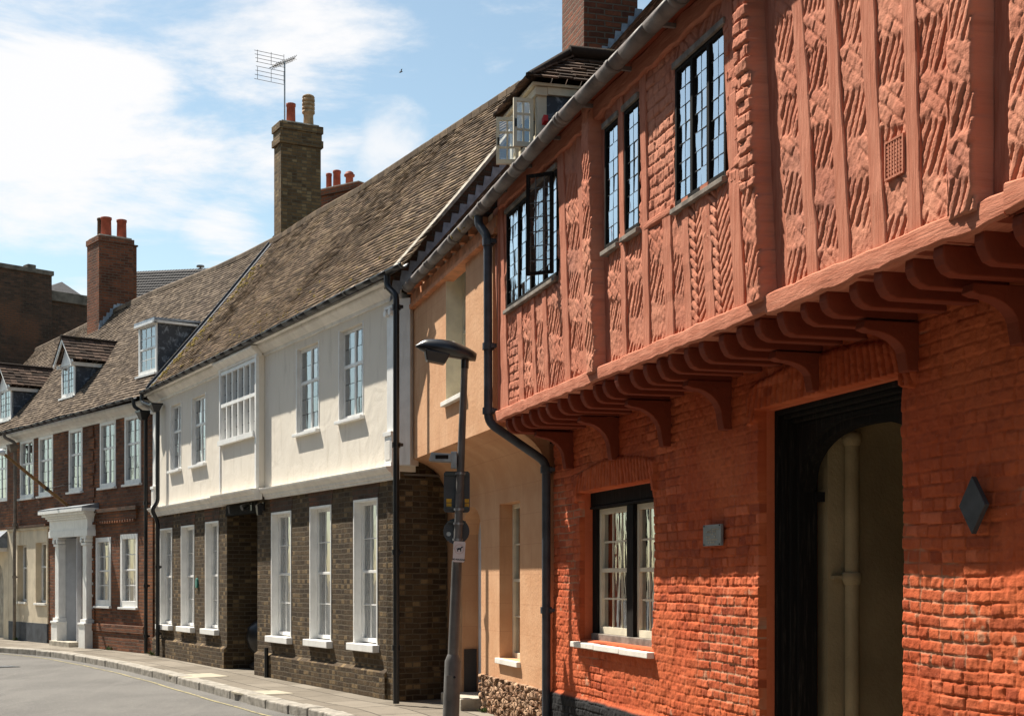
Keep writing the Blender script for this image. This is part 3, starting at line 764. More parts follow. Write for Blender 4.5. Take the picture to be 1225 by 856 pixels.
# wall plate and rails
def beam(name, u0, u1, z0, z1, o1, m, seed=1, wob=.008, ob=.45, slope=0.0):
    rs = random.Random(seed); b = MB(); n = max(4, int((u1 - u0) / .12)); vs = []
    for i in range(n + 1):
        x = u0 + (u1 - u0) * i / n; d = (x - u0) * slope
        a = z0 + d + rs.uniform(-wob, wob); c = z1 + d + rs.uniform(-wob, wob) * .6; oo = o1 + rs.uniform(-.005, .005)
        vs += [(x, -ob, a), (x, -oo + .014, a), (x, -oo, a + .014), (x, -oo - .002, (a + c) / 2), (x, -oo, c - .01), (x, -oo + .01, c), (x, -ob, c)]
    fs = [(i * 7 + k, i * 7 + (k + 1) % 7, i * 7 + 7 + (k + 1) % 7, i * 7 + 7 + k) for i in range(n) for k in range(7)] + [tuple(range(7)), tuple(range(n * 7, n * 7 + 7))]
    b.add(vs, fs, M['beam'], 0, False); return b.build(name, red)
beam('wall_plate', -.02, U1, 5.50, 5.66, .605, M['stud'], 5, .014)
beam('bressummer', -.06, F.u(925, JO), 3.285, 3.405, .625, M['stud'], 6, .010)
beam('bressummer', F.u(925, JO), F.u(1207, .6), 3.280, 3.405, .625, M['stud'], 7, .012)
beam('bressummer', F.u(1209, .6), U1, 3.30, 3.43, .64, M['stud'], 8, .012)
beam('rail', F.u(772, JO), F.u(805, JO), 4.30, 4.37, .588, M['stud'], 9, .006)
beam('rail', W2a[1] + .02, W2b[0] - .02, 4.3, 4.34, .58, M['stud'], 10, .004)
# red end of the upper storey
b = MB(); b.box(-.05, -.022, -.60, -.3, 3.3, 5.72, M['stud']); b.build('corner_board', red)
# ---- leaded windows
def leaded(w, mull, open_last=False):
    h = window(red, w[0], w[1], w[2], w[3], -.578, M['oak'], M['leaded'], cols=2, rows=7, fw=.03, bw=.0065, mull=mull, mw=.045, leadm=M['leadcame'], curtain=0.0, dep=.09)
    s = MB(); s.hexa([(w[0] - .02, -.612, w[2] - .05), (w[1] + .02, -.612, w[2] - .05), (w[1] + .02, -.5, w[2] - .05), (w[0] - .02, -.5, w[2] - .05), (w[0] - .02, -.612, w[2] - .012), (w[1] + .02, -.612, w[2] - .012), (w[1] + .02, -.5, w[2] + .01), (w[0] - .02, -.5, w[2] + .01)], M['sillgrey'])
    s.build('sill', h, bevel=.005)
    t = MB(); t.box(w[0] - .015, w[1] + .015, -.6, -.5, w[3], w[3] + .045, M['sillgrey']); t.build('window_head', h, bevel=.004)
    return h
h1 = leaded(W1, 3); leaded(W2a, 0); leaded(W2b, 0); leaded(W3, 2)
# open casement of the first window, hinged on its right jamb
uh = W1[1] - .05; ang = R(47); cw = .27
b = MB(); zz0, zz1 = W1[2] + .03, W1[3] - .02
def cas(a, z): return (uh - a * math.cos(ang), -.60 - a * math.sin(ang), z)
def casbox(b, a0, a1, z0, z1, t, m):
    nx, ny = math.sin(ang), -math.cos(ang)
    p = []
    for z in (z0, z1):
        for (a, s) in ((a0, -t), (a1, -t), (a1, t), (a0, t)):
            q = cas(a, z); p.append((q[0] + nx * s, q[1] + ny * s, z))
    b.hexa(p, m)
casbox(b, 0, .03, zz0, zz1, .015, M['oak']); casbox(b, cw - .03, cw, zz0, zz1, .015, M['oak']); casbox(b, .03, cw - .03, zz0, zz0 + .03, .015, M['oak']); casbox(b, .03, cw - .03, zz1 - .03, zz1, .015, M['oak'])
for i in (1, 2): casbox(b, cw * i / 3 - .004, cw * i / 3 + .004, zz0, zz1, .006, M['leadcame'])
for j in range(1, 7): z = zz0 + (zz1 - zz0) * j / 7; casbox(b, .02, cw - .02, z - .004, z + .004, .0065, M['leadcame'])
b.quad(cas(.02, zz0 + .02), cas(cw - .02, zz0 + .02), cas(cw - .02, zz1 - .02), cas(.02, zz1 - .02), M['glass'])
b.build('open_casement', h1, label='leaded casement standing open', fix=False)
# interior behind the upper windows
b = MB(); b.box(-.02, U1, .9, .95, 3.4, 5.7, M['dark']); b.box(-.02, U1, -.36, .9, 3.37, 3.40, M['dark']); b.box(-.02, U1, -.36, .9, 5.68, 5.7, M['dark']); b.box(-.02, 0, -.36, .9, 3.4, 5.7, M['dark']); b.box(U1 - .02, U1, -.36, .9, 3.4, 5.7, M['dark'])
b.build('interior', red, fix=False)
# ---- jetty: floor boards, joists, brackets
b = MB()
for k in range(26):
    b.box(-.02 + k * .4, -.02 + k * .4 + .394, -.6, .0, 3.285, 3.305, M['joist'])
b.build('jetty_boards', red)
jx = [605, 613.6, 622, 632.5, 643, 654, 667, 680, 693, 708, 721, 737, 754, 770, 786, 800, 818, 838, 859, 881, 903.6, 930, 955, 982, 1014, 1047, 1081, 1119, 1166, 1213]
ju = [F.u(x, .58) + .005 for x in jx] + [F.u(1213, .58) + .36 * k for k in range(1, 6)]
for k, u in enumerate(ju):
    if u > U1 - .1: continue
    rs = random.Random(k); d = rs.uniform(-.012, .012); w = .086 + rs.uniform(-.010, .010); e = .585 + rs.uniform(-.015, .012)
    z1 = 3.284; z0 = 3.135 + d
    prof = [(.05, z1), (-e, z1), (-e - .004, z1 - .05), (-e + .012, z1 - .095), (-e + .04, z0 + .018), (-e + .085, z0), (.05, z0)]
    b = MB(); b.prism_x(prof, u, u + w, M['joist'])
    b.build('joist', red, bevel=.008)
bx = [(687, 557), (742.6, 552), (805, 534), (878.6, 516), (986.6, 472), (1102, 446)]
bu = [F.u(x, 0) for x, _ in bx]; bu.append(bu[-1] + (bu[-1] - bu[-2]) * .92)
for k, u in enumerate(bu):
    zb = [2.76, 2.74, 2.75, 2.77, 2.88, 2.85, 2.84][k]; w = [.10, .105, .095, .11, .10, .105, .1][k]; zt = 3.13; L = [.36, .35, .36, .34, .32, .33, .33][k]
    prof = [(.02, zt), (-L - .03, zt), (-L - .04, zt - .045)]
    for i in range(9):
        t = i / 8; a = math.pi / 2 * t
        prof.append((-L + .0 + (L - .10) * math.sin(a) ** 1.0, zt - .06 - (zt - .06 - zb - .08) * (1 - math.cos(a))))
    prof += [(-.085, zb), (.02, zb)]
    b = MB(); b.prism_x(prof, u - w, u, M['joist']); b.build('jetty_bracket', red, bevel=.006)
# ---- ground floor window
wy = .12
h = MB(); a0, a1, c0, c1 = wlow
h.box(a0, a0 + .13, wy, wy + .12, c0, c1, M['oak']); h.box(a1 - .10, a1, wy, wy + .12, c0, c1, M['oak'])
um = F.u(757, -.14); h.box(um - .085, um + .085, wy - .01, wy + .12, c0, c1 - .12, M['oak'])
h.box(a0, a1, wy - .02, wy + .12, c1 - .13, c1 + .06, M['oak']); h.box(a0 + .01, a1 - .01, wy - .03, wy + .1, c1 - .16, c1 - .135, M['oak'])
h.box(a0 + .05, a1 - .02, wy - .03, wy + .13, c0 - .02, c0 + .065, M['sillgrey'])
wf = h.build('window_frame', red, bevel=.006)
for (p, q) in ((a0 + .132, um - .087), (um + .087, a1 - .102)):
    window(wf, p, q, c0 + .067, c1 - .165, wy + .03, M['cream'], M['glass'], cols=3, rows=4, fw=.05, bw=.018, meet=True, one=True, curtain=.5, name='sash', dep=.07)
b = MB()
for k in range(3):
    p = a0 - .09 + (a1 - a0 + .15) * k / 3; q = a0 - .09 + (a1 - a0 + .15) * (k + 1) / 3 - .004
    b.box(p, q, -.085, .13, c0 - .075 - k * .004, c0 - .022 - k * .004, M['trim'])
b.build('window_sill', red, bevel=.006)
b = MB(); b.box(a0 - .3, a1 + .3, 1.6, 1.65, .3, 3.1, M['room']); b.box(a0 - .3, a1 + .3, .38, 1.6, .28, .3, M['room']); b.box(a0 - .3, a1 + .3, .38, 1.6, 3.1, 3.12, M['room']); b.box(a0 - .32, a0 - .3, .38, 1.6, .3, 3.1, M['room']); b.box(a1 + .3, a1 + .32, .38, 1.6, .3, 3.1, M['room'])
b.build('room', red, fix=False)
# ---- gateway: moulded oak frame with a four-centred arch, passage behind
a0, a1, c0, c1 = dr
fr = MB()
steps = [(.0, .045, .10, .22), (.045, .085, .13, .27), (.085, .125, .17, .32), (.125, .165, .21, .36)]
for (p, q, y0, y1) in steps:
    fr.box(a0 + p, a0 + q, y0, y1, -.12, c1 - p * .8, M['oak']); fr.box(a1 - q * .6, a1 - p * .6, y0, y1, -.12, c1 - p * .8, M['oak'])
    fr.box(a0 + q, a1 - q * .6, y0, y1, c1 - q * .8, c1 - p * .8, M['oak'])
df = fr.build('gate_frame', red, bevel=.008)
ia0, ia1, zt = a0 + .165, a1 - .099, c1 - .132
mid = (ia0 + ia1) / 2; n = 24
def archz(x):
    s = min(1, abs(x - mid) / ((ia1 - ia0) / 2)); return (zt - .46) + .40 * (1 - s ** 2.6) ** .5
arch = MB()
for yy0, yy1, dz in ((.21, .25, .05), (.25, .34, 0)):
    for i in range(n):
        x0 = ia0 + (ia1 - ia0) * i / n; x1 = ia0 + (ia1 - ia0) * (i + 1) / n
        za, zb_ = min(zt, archz(x0) + dz), min(zt, archz(x1) + dz)
        arch.hexa([(x0, yy0, za), (x1, yy0, zb_), (x1, yy1, zb_), (x0, yy1, za), (x0, yy0, zt), (x1, yy0, zt), (x1, yy1, zt), (x0, yy1, zt)], M['oak'])
arch.build('arched_head', df)
pg = MB(); pz = 3.0
pg.box(a0 + .05, a0 + .20, .42, 6, -.1, pz, M['passage']); pg.box(a1 - .10, a1 + .05, .42, 6, -.1, pz, M['passage'])
pg.box(a0 + .05, a1 + .05, .38, 6, pz, pz + .1, M['passage']); pg.box(a0 + .05, a1 + .05, .38, 12, -.12, -.02, M['flags'])
pg.box(a0 - 1, a1 + 2, 9, 9.2, -.1, 4, M['passage'])
pw = pg.build('passage', red)
pb = MB()
upw_, ypp = a0 + .20, 0
kx = 1019; yin = -F.o_at(kx, upw_ + .07)
pb.tube([(upw_ + .075, yin, -.1), (upw_ + .075, yin, 2.62)], .052, M['passage'], 16)
zj = F.z(1019, 690, -yin)
for z in (zj, F.z(1019, 524, -yin)):
    pb.tube([(upw_ + .075, yin, z - .055), (upw_ + .075, yin, z - .02), (upw_ + .075, yin, z + .03), (upw_ + .075, yin, z + .04)], [.055, .07, .07, .055], M['passage'], 16)
pb.box(upw_ + .0, upw_ + .05, yin - .13, yin - .03, zj - .015, zj + .012, M['passage'])
pb.build('soil_pipe', pw)
b = MB(); yk = -F.o_at(983, upw_ + .01); b.box(upw_ + .001, upw_ + .02, yk - .05, yk + .02, F.z(983, 600, -yk), F.z(983, 588, -yk), M['black']); b.build('door_latch_keep', pw)
# vent grille in an infill panel
vu0, vu1 = F.u(1061.5, .58), F.u(1081, .58); vz0, vz1 = F.z(1062, 214, .58), F.z(1062, 173, .58)
b = MB(); b.box(vu0 - .012, vu1 + .012, -.592, -.55, vz0 - .012, vz0, M['stud']); b.box(vu0 - .012, vu1 + .012, -.592, -.55, vz1, vz1 + .012, M['stud'])
b.box(vu0 - .012, vu0, -.592, -.55, vz0, vz1, M['stud']); b.box(vu1, vu1 + .012, -.592, -.55, vz0, vz1, M['stud'])
for i in range(1, 6): x = vu0 + (vu1 - vu0) * i / 6; b.box(x - .006, x + .006, -.590, -.56, vz0, vz1, M['stud'])
for i in range(1, 9): z = vz0 + (vz1 - vz0) * i / 9; b.box(vu0, vu1, -.588, -.56, z - .006, z + .006, M['stud'])
b.box(vu0, vu1, -.574, -.55, vz0, vz1, M['dark'])
b.build('air_vent', red)
# ---- roof over the red and peach houses
EO, EZ, TP = .70, 5.62, math.tan(R(49.5))
def rz(w): return EZ + (w + EO) * TP
uL = F.u(486, .76)
def Pr(u, t):
    return (u, -EO + t * math.cos(R(49.5)), EZ + t * math.sin(R(49.5)) - .03 * math.sin(u * .9))
tiles('roof', red, M['tile3'], Pr, uL + .15, U1, 3.4 / math.cos(R(49.5)), .1, .17, 21, .012)
b = MB(); w2 = 2.6
b.quad((uL, w2, rz(w2)), (U1, w2, rz(w2)), (U1, w2 + 3.4, 5.8), (uL, w2 + 3.4, 5.8), M['tile3'])
b.box(uL, U1, 5.9, 6.1, -.1, 5.8, M['redbrick']); b.box(U1 - .2, U1, .4, 6, -.1, 5.8, M['redbrick'])
b.add([(U1, -EO, EZ), (U1, w2, rz(w2)), (U1, 6, 5.8)], [(0, 1, 2)], M['redbrick'])
b.add([(uL, -.3, 5.8), (uL, w2, rz(w2) - .05), (uL, 6, 5.8)], [(0, 1, 2)], M['redbrick'])
b.build('rear_wall', red, fix=False)
b = MB()
for k in range(30):       # rafter feet / soffit boarding, eaves shade put into its dark colour
    u = uL + .3 + k * .5
    pass
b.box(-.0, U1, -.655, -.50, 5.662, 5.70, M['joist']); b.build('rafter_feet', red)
g0 = (F.u(485, .76), -.735, 5.50); gm = (2.6, -.735, 5.655); g1 = (U1, -.735, 5.75)
half_gutter(red, g0, gm, .072, M['gutter'], joints=1.15)
half_gutter(red, gm, g1, .072, M['gutter'], joints=1.15)
u = .3
while u < U1:
    b = MB(); b.box(u, u + .03, -.73, -.55, 5.60, 5.63, M['gutter']); u += .9; b.build('gutter_bracket', red)
# ---- chimney and its stepped lead
ch = chimney(red, -3.75, -2.84, 1.3, 2.03, 7.2, 10.6, M['chbrick'], .04, 2)
b = MB()
for k in range(7):
    w = 1.42 + k * .09; z = rz(w) + .10
    b.add([(-2.832, w, z - .14), (-2.832, w + .13, z - .02), (-2.832, w + .13, z + .14), (-2.832, w + .03, z + .14), (-2.826, w, z - .14), (-2.826, w + .13, z - .02), (-2.826, w + .13, z + .14), (-2.826, w + .03, z + .14)],
          [(0, 1, 2, 3), (7, 6, 5, 4), (0, 4, 5, 1), (1, 5, 6, 2), (2, 6, 7, 3), (3, 7, 4, 0)], M['bluelead'])
b.build('lead_flashing', ch)
# ---- small hipped dormer with its two casements open
du1 = F.u(643, .28); df_ = -.28; dz1 = F.z(643, 104, .28); du0 = du1 - 1.05; dz0 = rz(df_) - .1
dm = MB(); dd = (dz1 - EZ) / TP - EO + .35
dm.box(du1 - .09, du1, df_, df_ + .1, dz0, dz1, M['cream']); dm.box(du0, du0 + .09, df_, df_ + .1, dz0, dz1, M['cream'])
dm.box(du0, du1, df_, df_ + .1, dz0, rz(df_) + .12, M['cream'])
dm.box(du0 - .03, du1 + .03, df_ - .03, df_ + .1, dz1 - .09, dz1 - .005, M['cream']); dm.box(du0 - .06, du1 + .06, df_ - .07, dd + .2, dz1, dz1 + .03, M['cream'])
dm.box(du1 - .02, du1 + .035, df_ + .1, dd + .2, dz1 - .08, dz1 - .002, M['cream'])
dmo = dm.build('dormer', red, bevel=.004)
b = MB(); b.hexa([(du1 - .04, df_ + .1, dz0), (du1, df_ + .1, dz0), (du1, dd + .3, dz0), (du1 - .04, dd + .3, dz0), (du1 - .04, df_ + .1, dz1 - .01), (du1, df_ + .1, dz1 - .01), (du1, dd + .3, dz1 - .01), (du1 - .04, dd + .3, dz1 - .01)], M['leadcheek'])
b.build('dormer_cheek', dmo); b = MB(); b.box(du0, du0 + .04, df_ + .1, dd + .3, dz0, dz1 - .01, M['leadcheek']); b.build('dormer_cheek', dmo)
b = MB(); b.box(du0 + .05, du1 - .05, df_ + .5, df_ + .55, dz0, dz1, M['room']); b.build('dormer_interior', dmo)
# dormer roof: hipped front, ridge running back
rzz = dz1 + .58; hw = (du1 - du0) / 2; um_ = (du0 + du1) / 2; ov = .13; slope = math.hypot(hw + ov, .47); ca = (hw + ov) / slope; sa = .47 / slope
def near_(u_, t): return (du1 + ov - t * ca, u_, dz1 + .03 + t * sa)
tb = MB(); rs = random.Random(4)
def strip(fn, nrow, rng, m):
    for j in range(nrow):
        t = j * slope / nrow; a, c = rng(t); x = a - rs.uniform(0, .1)
        while x < c:
            e = min(x + .16, c)
            if e > a + .01:
                d = rs.uniform(-.008, .008); p = [Vector(fn(max(x, a), t + d)), Vector(fn(e, t + d)), Vector(fn(e, t + slope / nrow * 1.3 + d)), Vector(fn(max(x, a), t + slope / nrow * 1.3 + d))]
                nn = (p[1] - p[0]).cross(p[3] - p[0]).normalized(); nn = -nn if nn.z < 0 else nn; hh = .022 + rs.uniform(0, .012)
                tb.hexa([p[0] + nn * hh, p[1] + nn * hh, p[2], p[3], p[0] + nn * (hh + .02), p[1] + nn * (hh + .02), p[2] + nn * .02, p[3] + nn * .02], m, rs.random())
            x += .168
yb0 = df_ - ov
strip(near_, 7, lambda t: (yb0 + t * .8, dd + .1 + t * 1.1), M['tile3'])
strip(lambda u_, t: (du0 - ov + t * ca, u_, dz1 + .03 + t * sa), 7, lambda t: (yb0 + t * .8, dd + .1 + t * 1.1), M['tile3'])
strip(lambda u_, t: (u_, yb0 + t * .8, dz1 + .03 + t * sa), 7, lambda t: (du0 - ov + t * ca, du1 + ov - t * ca), M['tile3'])
tb.tube([(um_, yb0 + slope * .8, rzz + .02), (um_, dd + 1.1, rzz + .03)], .07, M['tile3'], 10)
for sx in (0, 1):
    tb.tube([(du0 - ov if sx == 0 else du1 + ov, yb0, dz1 + .06), (um_, yb0 + slope * .8, rzz + .02)], .04, M['tile3'], 8)
tb.build('dormer_roof', dmo, fix=False)
def open_cas(uhinge, uw, zz0, zz1, sgn, ang, name='open_casement'):
    b = MB(); nx, ny = math.cos(ang), math.sin(ang)
    def q(a, s, z): return (uhinge + sgn * (a * nx) + s * ny, df_ - .02 - a * ny + sgn * s * nx, z)
    def bx_(a0, a1, z0, z1, t, m):
        b.hexa([q(a0, -t, z0), q(a1, -t, z0), q(a1, t, z0), q(a0, t, z0), q(a0, -t, z1), q(a1, -t, z1), q(a1, t, z1), q(a0, t, z1)], m)
    bx_(0, .035, zz0, zz1, .017, M['cream']); bx_(uw - .035, uw, zz0, zz1, .017, M['cream']); bx_(.035, uw - .035, zz0, zz0 + .05, .017, M['cream']); bx_(.035, uw - .035, zz1 - .035, zz1, .017, M['cream'])
    bx_(uw / 2 - .01, uw / 2 + .01, zz0, zz1, .01, M['cream'])
    for j in (1, 2): z = zz0 + .02 + (zz1 - zz0 - .02) * j / 3; bx_(.03, uw - .03, z - .01, z + .01, .011, M['cream'])
    b.quad(q(.03, 0, zz0 + .03), q(uw - .03, 0, zz0 + .03), q(uw - .03, 0, zz1 - .03), q(.03, 0, zz1 - .03), M['glass'])
    b.box(*[v for v in (q(uw * .9, .02, 0)[0] - .008, q(uw * .9, .02, 0)[0] + .008, q(uw * .9, .02, 0)[1] - .01, q(uw * .9, .02, 0)[1] + .01)], (zz0 + zz1) / 2 - .05, (zz0 + zz1) / 2 + .03, M['black'])
    return b.build(name, dmo, fix=False)
cz1 = dz1 - .10; cz0 = cz1 - .50
open_cas(du1 - .09, .21, cz0, cz1, -1, R(88))
open_cas(du0 + .42, .24, cz0 - .02, cz1 - .02, -1, R(74))
b = MB(); ry = df_ + .13; b.box(du1 + .0, du1 + .005, ry, ry, dz0, dz0, M['red'])
# downpipe between the houses
uu = F.u(583, .67); zl = F.z(593, 512, .67); uA = F.u(654, .07)
pts = smooth_path([(uu - .12, -.735, 5.50), (uu - .12, -.735, 5.42), (uu + .0, -.665, 5.26), (uu + .02, -.665, 3.30), (uA, -.075, 2.88), (uA, -.075, -.05)], .09)
pipe(red, 'downpipe', pts, .047, M['bluegrey'], [(uu + .01, -.665, 5.20), (uu + .015, -.665, 4.1), (uu + .02, -.665, 3.42), (uA, -.075, 2.8), (uA, -.075, 1.32)])

# things fixed to or standing on the red house
t = MB(); cu, cz = F.u(1171, .03), F.z(1171, 604, .03); hu = (F.u(1187, .03) - F.u(1155.5, .03)) / 2; hz = .155
t.prism_y([(-hu, 0), (0, -hz), (hu, 0), (0, hz)], -.03, 0, M['slate']); t.box(-.02, .02, 0, .03, -.02, .02, M['slate'])
o = t.build('diamond_plaque', None, bevel=.003); o.location = F.world(cu, -.045, cz); o.rotation_euler = (0, 0, F.rot)
tag(o, 'dark slate diamond plate fixed to the red brick wall beside the gateway', 'wall plaque')
pl_u0, pl_u1, pl_z0, pl_z1 = F.u(842, .04), F.u(863.5, .04), F.z(842, 653, .04), F.z(842, 628, .04)
t = thing('wall_plaque', 'small square grey metal plaque with faint lettering on the red brick between window and gateway', 'plaque', F.world((pl_u0 + pl_u1) / 2, -.036, (pl_z0 + pl_z1) / 2), F.rot)
b = MB(); w_, h_ = (pl_u1 - pl_u0) / 2, (pl_z1 - pl_z0) / 2; b.box(-w_, w_, -.012, .01, -h_, h_, M['plaque']); b.build('plate', t, bevel=.003)
b = MB(); rs = random.Random(2)
for (z, a, c) in ((.55, -.2, .7), (.33, -.75, .55), (.1, -.1, .6), (-.15, -.6, .5), (-.42, -.55, .6), (-.68, -.4, .3)):
    x = a
    while x < c:
        l = rs.uniform(.06, .12)
        if rs.random() < .8: b.box(x * w_, (x + l) * w_, -.0145, -.011, z * h_ - .006, z * h_ + .006, M['stone'])
        x += l + .05
b.build('raised_lettering', t)
for sx in (-1, 1):
    for sz in (-1, 1):
        b = MB(); b.tube([(sx * w_ * .86, -.016, sz * h_ * .88), (sx * w_ * .86, -.012, sz * h_ * .88)], .006, M['dark'], 8); b.build('screw', t)
o = MB(); o.hexa([(-.04, -.03, -.03), (.05, -.03, 0), (.05, .03, 0), (-.04, .03, -.03), (-.05, -.03, .05), (.04, -.03, .08), (.04, .03, .08), (-.05, .03, .05)], M['red'])
o.box(-.02, .02, -.035, -.03, .0, .04, M['red'])
o = o.build('red_box', None, bevel=.006); k_ = -F.o_at(652, du1 + .10); o.location = F.world(du1 + .10, k_, F.z(652, 146, -k_)); o.rotation_euler = (0, 0, F.rot)
tag(o, 'small bright red box on the roof beside the open dormer window', 'box')
o.scale = (.8, .8, .8)
b = MB(); rs = random.Random(14)
for k in range(26):
    u = RD.u(550, .73) + rs.gauss(0, .35); b.lathe(u, -.735 + rs.uniform(-.04, .03), [(rs.uniform(.01, .03), 5.49), (rs.uniform(.015, .035), 5.53), (.004, 5.545 + rs.uniform(0, .03))], M['moss'], 7)
o = b.build('gutter_moss', red, fix=False); o['kind'] = 'stuff'
# ================================================================ PEACH HOUSE
F = PE
pe = thing('peach_house', 'narrow peach rendered house with curved soffit, between the white house and the red one', 'house', F.loc(), F.rot)
PR = F.u(655, 0) - .02; PRU = F.u(588, .57) + .05; JO = .57
lw = (F.u(597.5), F.u(622), F.z(597, 786), F.z(597, 603)); dd0, dd1 = F.u(553), F.u(575.5)
doorop = (dd0, dd1, .0, F.z(565, 606, 0))
wall('lower_wall', pe, M['peach'], 0, PR, .42, 3.1, 0, .4, [lw, (dd0, dd1, -.2, doorop[3])])
def rub(U, Z):
    x = U * 8 + 1.2 * fbm(U * 3, Z * 3, 2, 5); z = Z * 10 + 1.2 * fbm(U * 3 + 5, Z * 3, 2, 6); best = np.full(U.shape, 9.0); b2 = np.full(U.shape, 9.0); rid = np.zeros(U.shape)
    for i in (-1, 0, 1):
        for j in (-1, 0, 1):
            cx = np.floor(x) + i; cz = np.floor(z) + j; px = cx + .5 + .8 * (hsh(cx, cz, 1) - .5); pz = cz + .5 + .8 * (hsh(cx, cz, 2) - .5)
            d = np.hypot(x - px, z - pz); c = d < best; b2 = np.where(c, best, np.minimum(b2, d)); rid = np.where(c, hsh(cx, cz, 3), rid); best = np.minimum(best, d)
    e = sst(0, .22, b2 - best); return e * (.02 + .03 * rid) + .015 * fbm(U * 25, Z * 25, 3, 8), 0 * U, 0 * U
field('stone_base', pe, M['rubble'], dd1 + .02, PR, -.1, .47, .014, rub, o=.0, back=.06)
b = MB(); b.box(dd1 + .02, PR, .02, .4, -.1, .419, M['rubble']); b.box(0, dd0 - .01, 0, .4, -.1, .419, M['peach']); b.build('base_core', pe)
# arched head of the door
b = MB(); n = 10; mid = (dd0 + dd1) / 2; hw = (dd1 - dd0) / 2; zt = doorop[3]
for i in range(n):
    x0 = dd0 + (dd1 - dd0) * i / n; x1 = dd0 + (dd1 - dd0) * (i + 1) / n
    q = [zt - .34 + .34 * math.sqrt(max(0, 1 - ((x - mid) / hw) ** 2)) for x in (x0, x1)]
    b.hexa([(x0, .003, q[0]), (x1, .003, q[1]), (x1, .39, q[1]), (x0, .39, q[0]), (x0, .003, zt + .001), (x1, .003, zt + .001), (x1, .39, zt + .001), (x0, .39, zt + .001)], M['peach'])
b.build('arched_door_head', pe)
b = MB(); b.box(dd0 - .02, dd1 + .02, .22, .27, -.1, zt, M['greydoor'])
for (p, q, r_, s) in ((.08, .42, .3, 1.0), (.55, .9, .3, 1.0), (.08, .42, 1.1, 1.9), (.55, .9, 1.1, 1.9)):
    b.box(dd0 + (dd1 - dd0) * p, dd0 + (dd1 - dd0) * q, .205, .23, r_, s, M['greydoor'])
d = b.build('door', pe, bevel=.004)
b = MB(); b.tube([(dd1 - .12, .2, 1.0), (dd1 - .12, .15, 1.0)], .02, M['black'], 8); b.build('door_handle', d)
b = MB(); b.box(dd0 - .06, dd1 + .06, -.28, .22, -.1, .15, M['stone']); b.build('doorstep', pe, bevel=.015)
b = MB(); kx = F.u(560, 0); b.box(dd0 + .012, dd0 + .035, .02, .19, .15, .72, M['black']); b.build('boot_board', pe)
window(pe, lw[0], lw[1], lw[2], lw[3], .16, M['cream'], M['glass'], cols=2, rows=4, fw=.05, meet=True, curtain=1, sill=None)
b = MB(); b.box(lw[0] - .04, lw[1] + .03, -.05, .16, lw[2] - .065, lw[2] - .001, M['trim']); b.build('window_sill', pe, bevel=.006)
# upper storey
uw = (F.u(533.5, JO), F.u(557, JO), F.z(533, 481, JO), F.z(533, 317, JO))
UBZ = 3.26; u0u = -.05
wall('upper_wall', pe, M['peach'], u0u, PRU, UBZ, 5.56, JO, .35, [uw], rev=M['cream'])
window(pe, uw[0], uw[1], uw[2], uw[3], -JO + .2, M['cream'], M['glass'], cols=2, rows=4, fw=.045, meet=True, curtain=.6)
b = MB(); b.box(uw[0] - .05, uw[1] + .05, -JO - .06, -JO + .2, uw[2] - .06, uw[2] - .001, M['trim']); b.build('window_sill', pe, bevel=.006)
# curved soffit
b = MB(); prof = []
for i in range(11):
    a = math.pi / 2 * i / 10; prof.append((-JO + (JO + .0) * math.sin(a) * 1.0, UBZ - (UBZ - 2.68) * (1 - math.cos(a))))
n = 11
b.add([(u0u, y, z) for y, z in prof] + [(PR + .1, y, z) for y, z in prof], [(i, i + 1, n + i + 1, n + i) for i in range(n - 1)], M['peach'], 0, True)
b.add([(u0u, y, z) for y, z in prof] + [(u0u, 0, UBZ)], [tuple(range(n + 1))], M['peach']); b.add([(PR + .1, y, z) for y, z in prof] + [(PR + .1, 0, UBZ)], [tuple(range(n + 1))], M['peach'])
b.build('curved_soffit', pe, fix=False)
b = MB(); b.box(u0u, PRU + .3, -JO - .045, -JO + .1, 5.33, 5.46, M['peachdark']); b.box(u0u, PRU + .3, -JO - .07, -JO + .1, 5.27, 5.327, M['peachdark'])
u = u0u + .1
while u < PRU: b.box(u, u + .09, -JO - .10, -JO, 5.463, 5.56, M['peachdark']); u += .42
b.build('eaves_board', pe, bevel=.006)
b = MB(); b.box(0, PRU, 1.2, 1.25, .2, 5.45, M['room']); b.box(0, PRU, .02, 1.2, 3.05, 3.08, M['room']); b.box(0, PRU, -.2, 1.2, 5.43, 5.46, M['dark']); b.box(0, PRU, .4, 1.2, .1, .15, M['room']); b.box(-.02, 0, .4, 1.2, .1, 5.6, M['room']); b.box(PR, PR + .02, .4, 1.2, .1, 3.2, M['room'])
b.build('interior', pe, fix=False)

# ================================================================ WHITE HOUSE
F = WH
wh = thing('plastered_house', 'long house with white plastered upper floor over dark brown brick and a mossy tiled roof', 'house', F.loc(), F.rot)
LW = 13.15
wins = []
for xl, xr, yt, yb in ((192, 206, 634, 747), (217, 232.5, 630.5, 749), (246, 261.5, 625, 751.5), (325, 348.5, 613, 760), (371, 396.5, 605.5, 763.5), (423.5, 452, 596.5, 767)):
    wins.append((F.u(xl), F.u(xr), F.z(xl, yb), F.z(xl, yt)))
zb = sum(w[2] for w in wins) / 6; zt = sum(w[3] for w in wins) / 6
wins = [(a, b_, zb + (c - zb) * .6, zt + (d - zt) * .6) for a, b_, c, d in wins]
pas = (F.u(271.5), F.u(308), -.2, 2.98)
def shift(w): return w
wall('brick_wall', wh, M['brown'], 0, LW, -.15, 3.02, 0, .45, wins + [pas])
b = MB()
for (a, c) in ((0, pas[0]), (pas[1], LW - .3)):
    b.hexa([(a, -.06, -.15), (c, -.06, -.15), (c, -.002, -.15), (a, -.002, -.15), (a, -.06, .36), (c, -.06, .36), (c, -.002, .41), (a, -.002, .41)], M['brown'])
b.build('plinth', wh, bevel=.005)
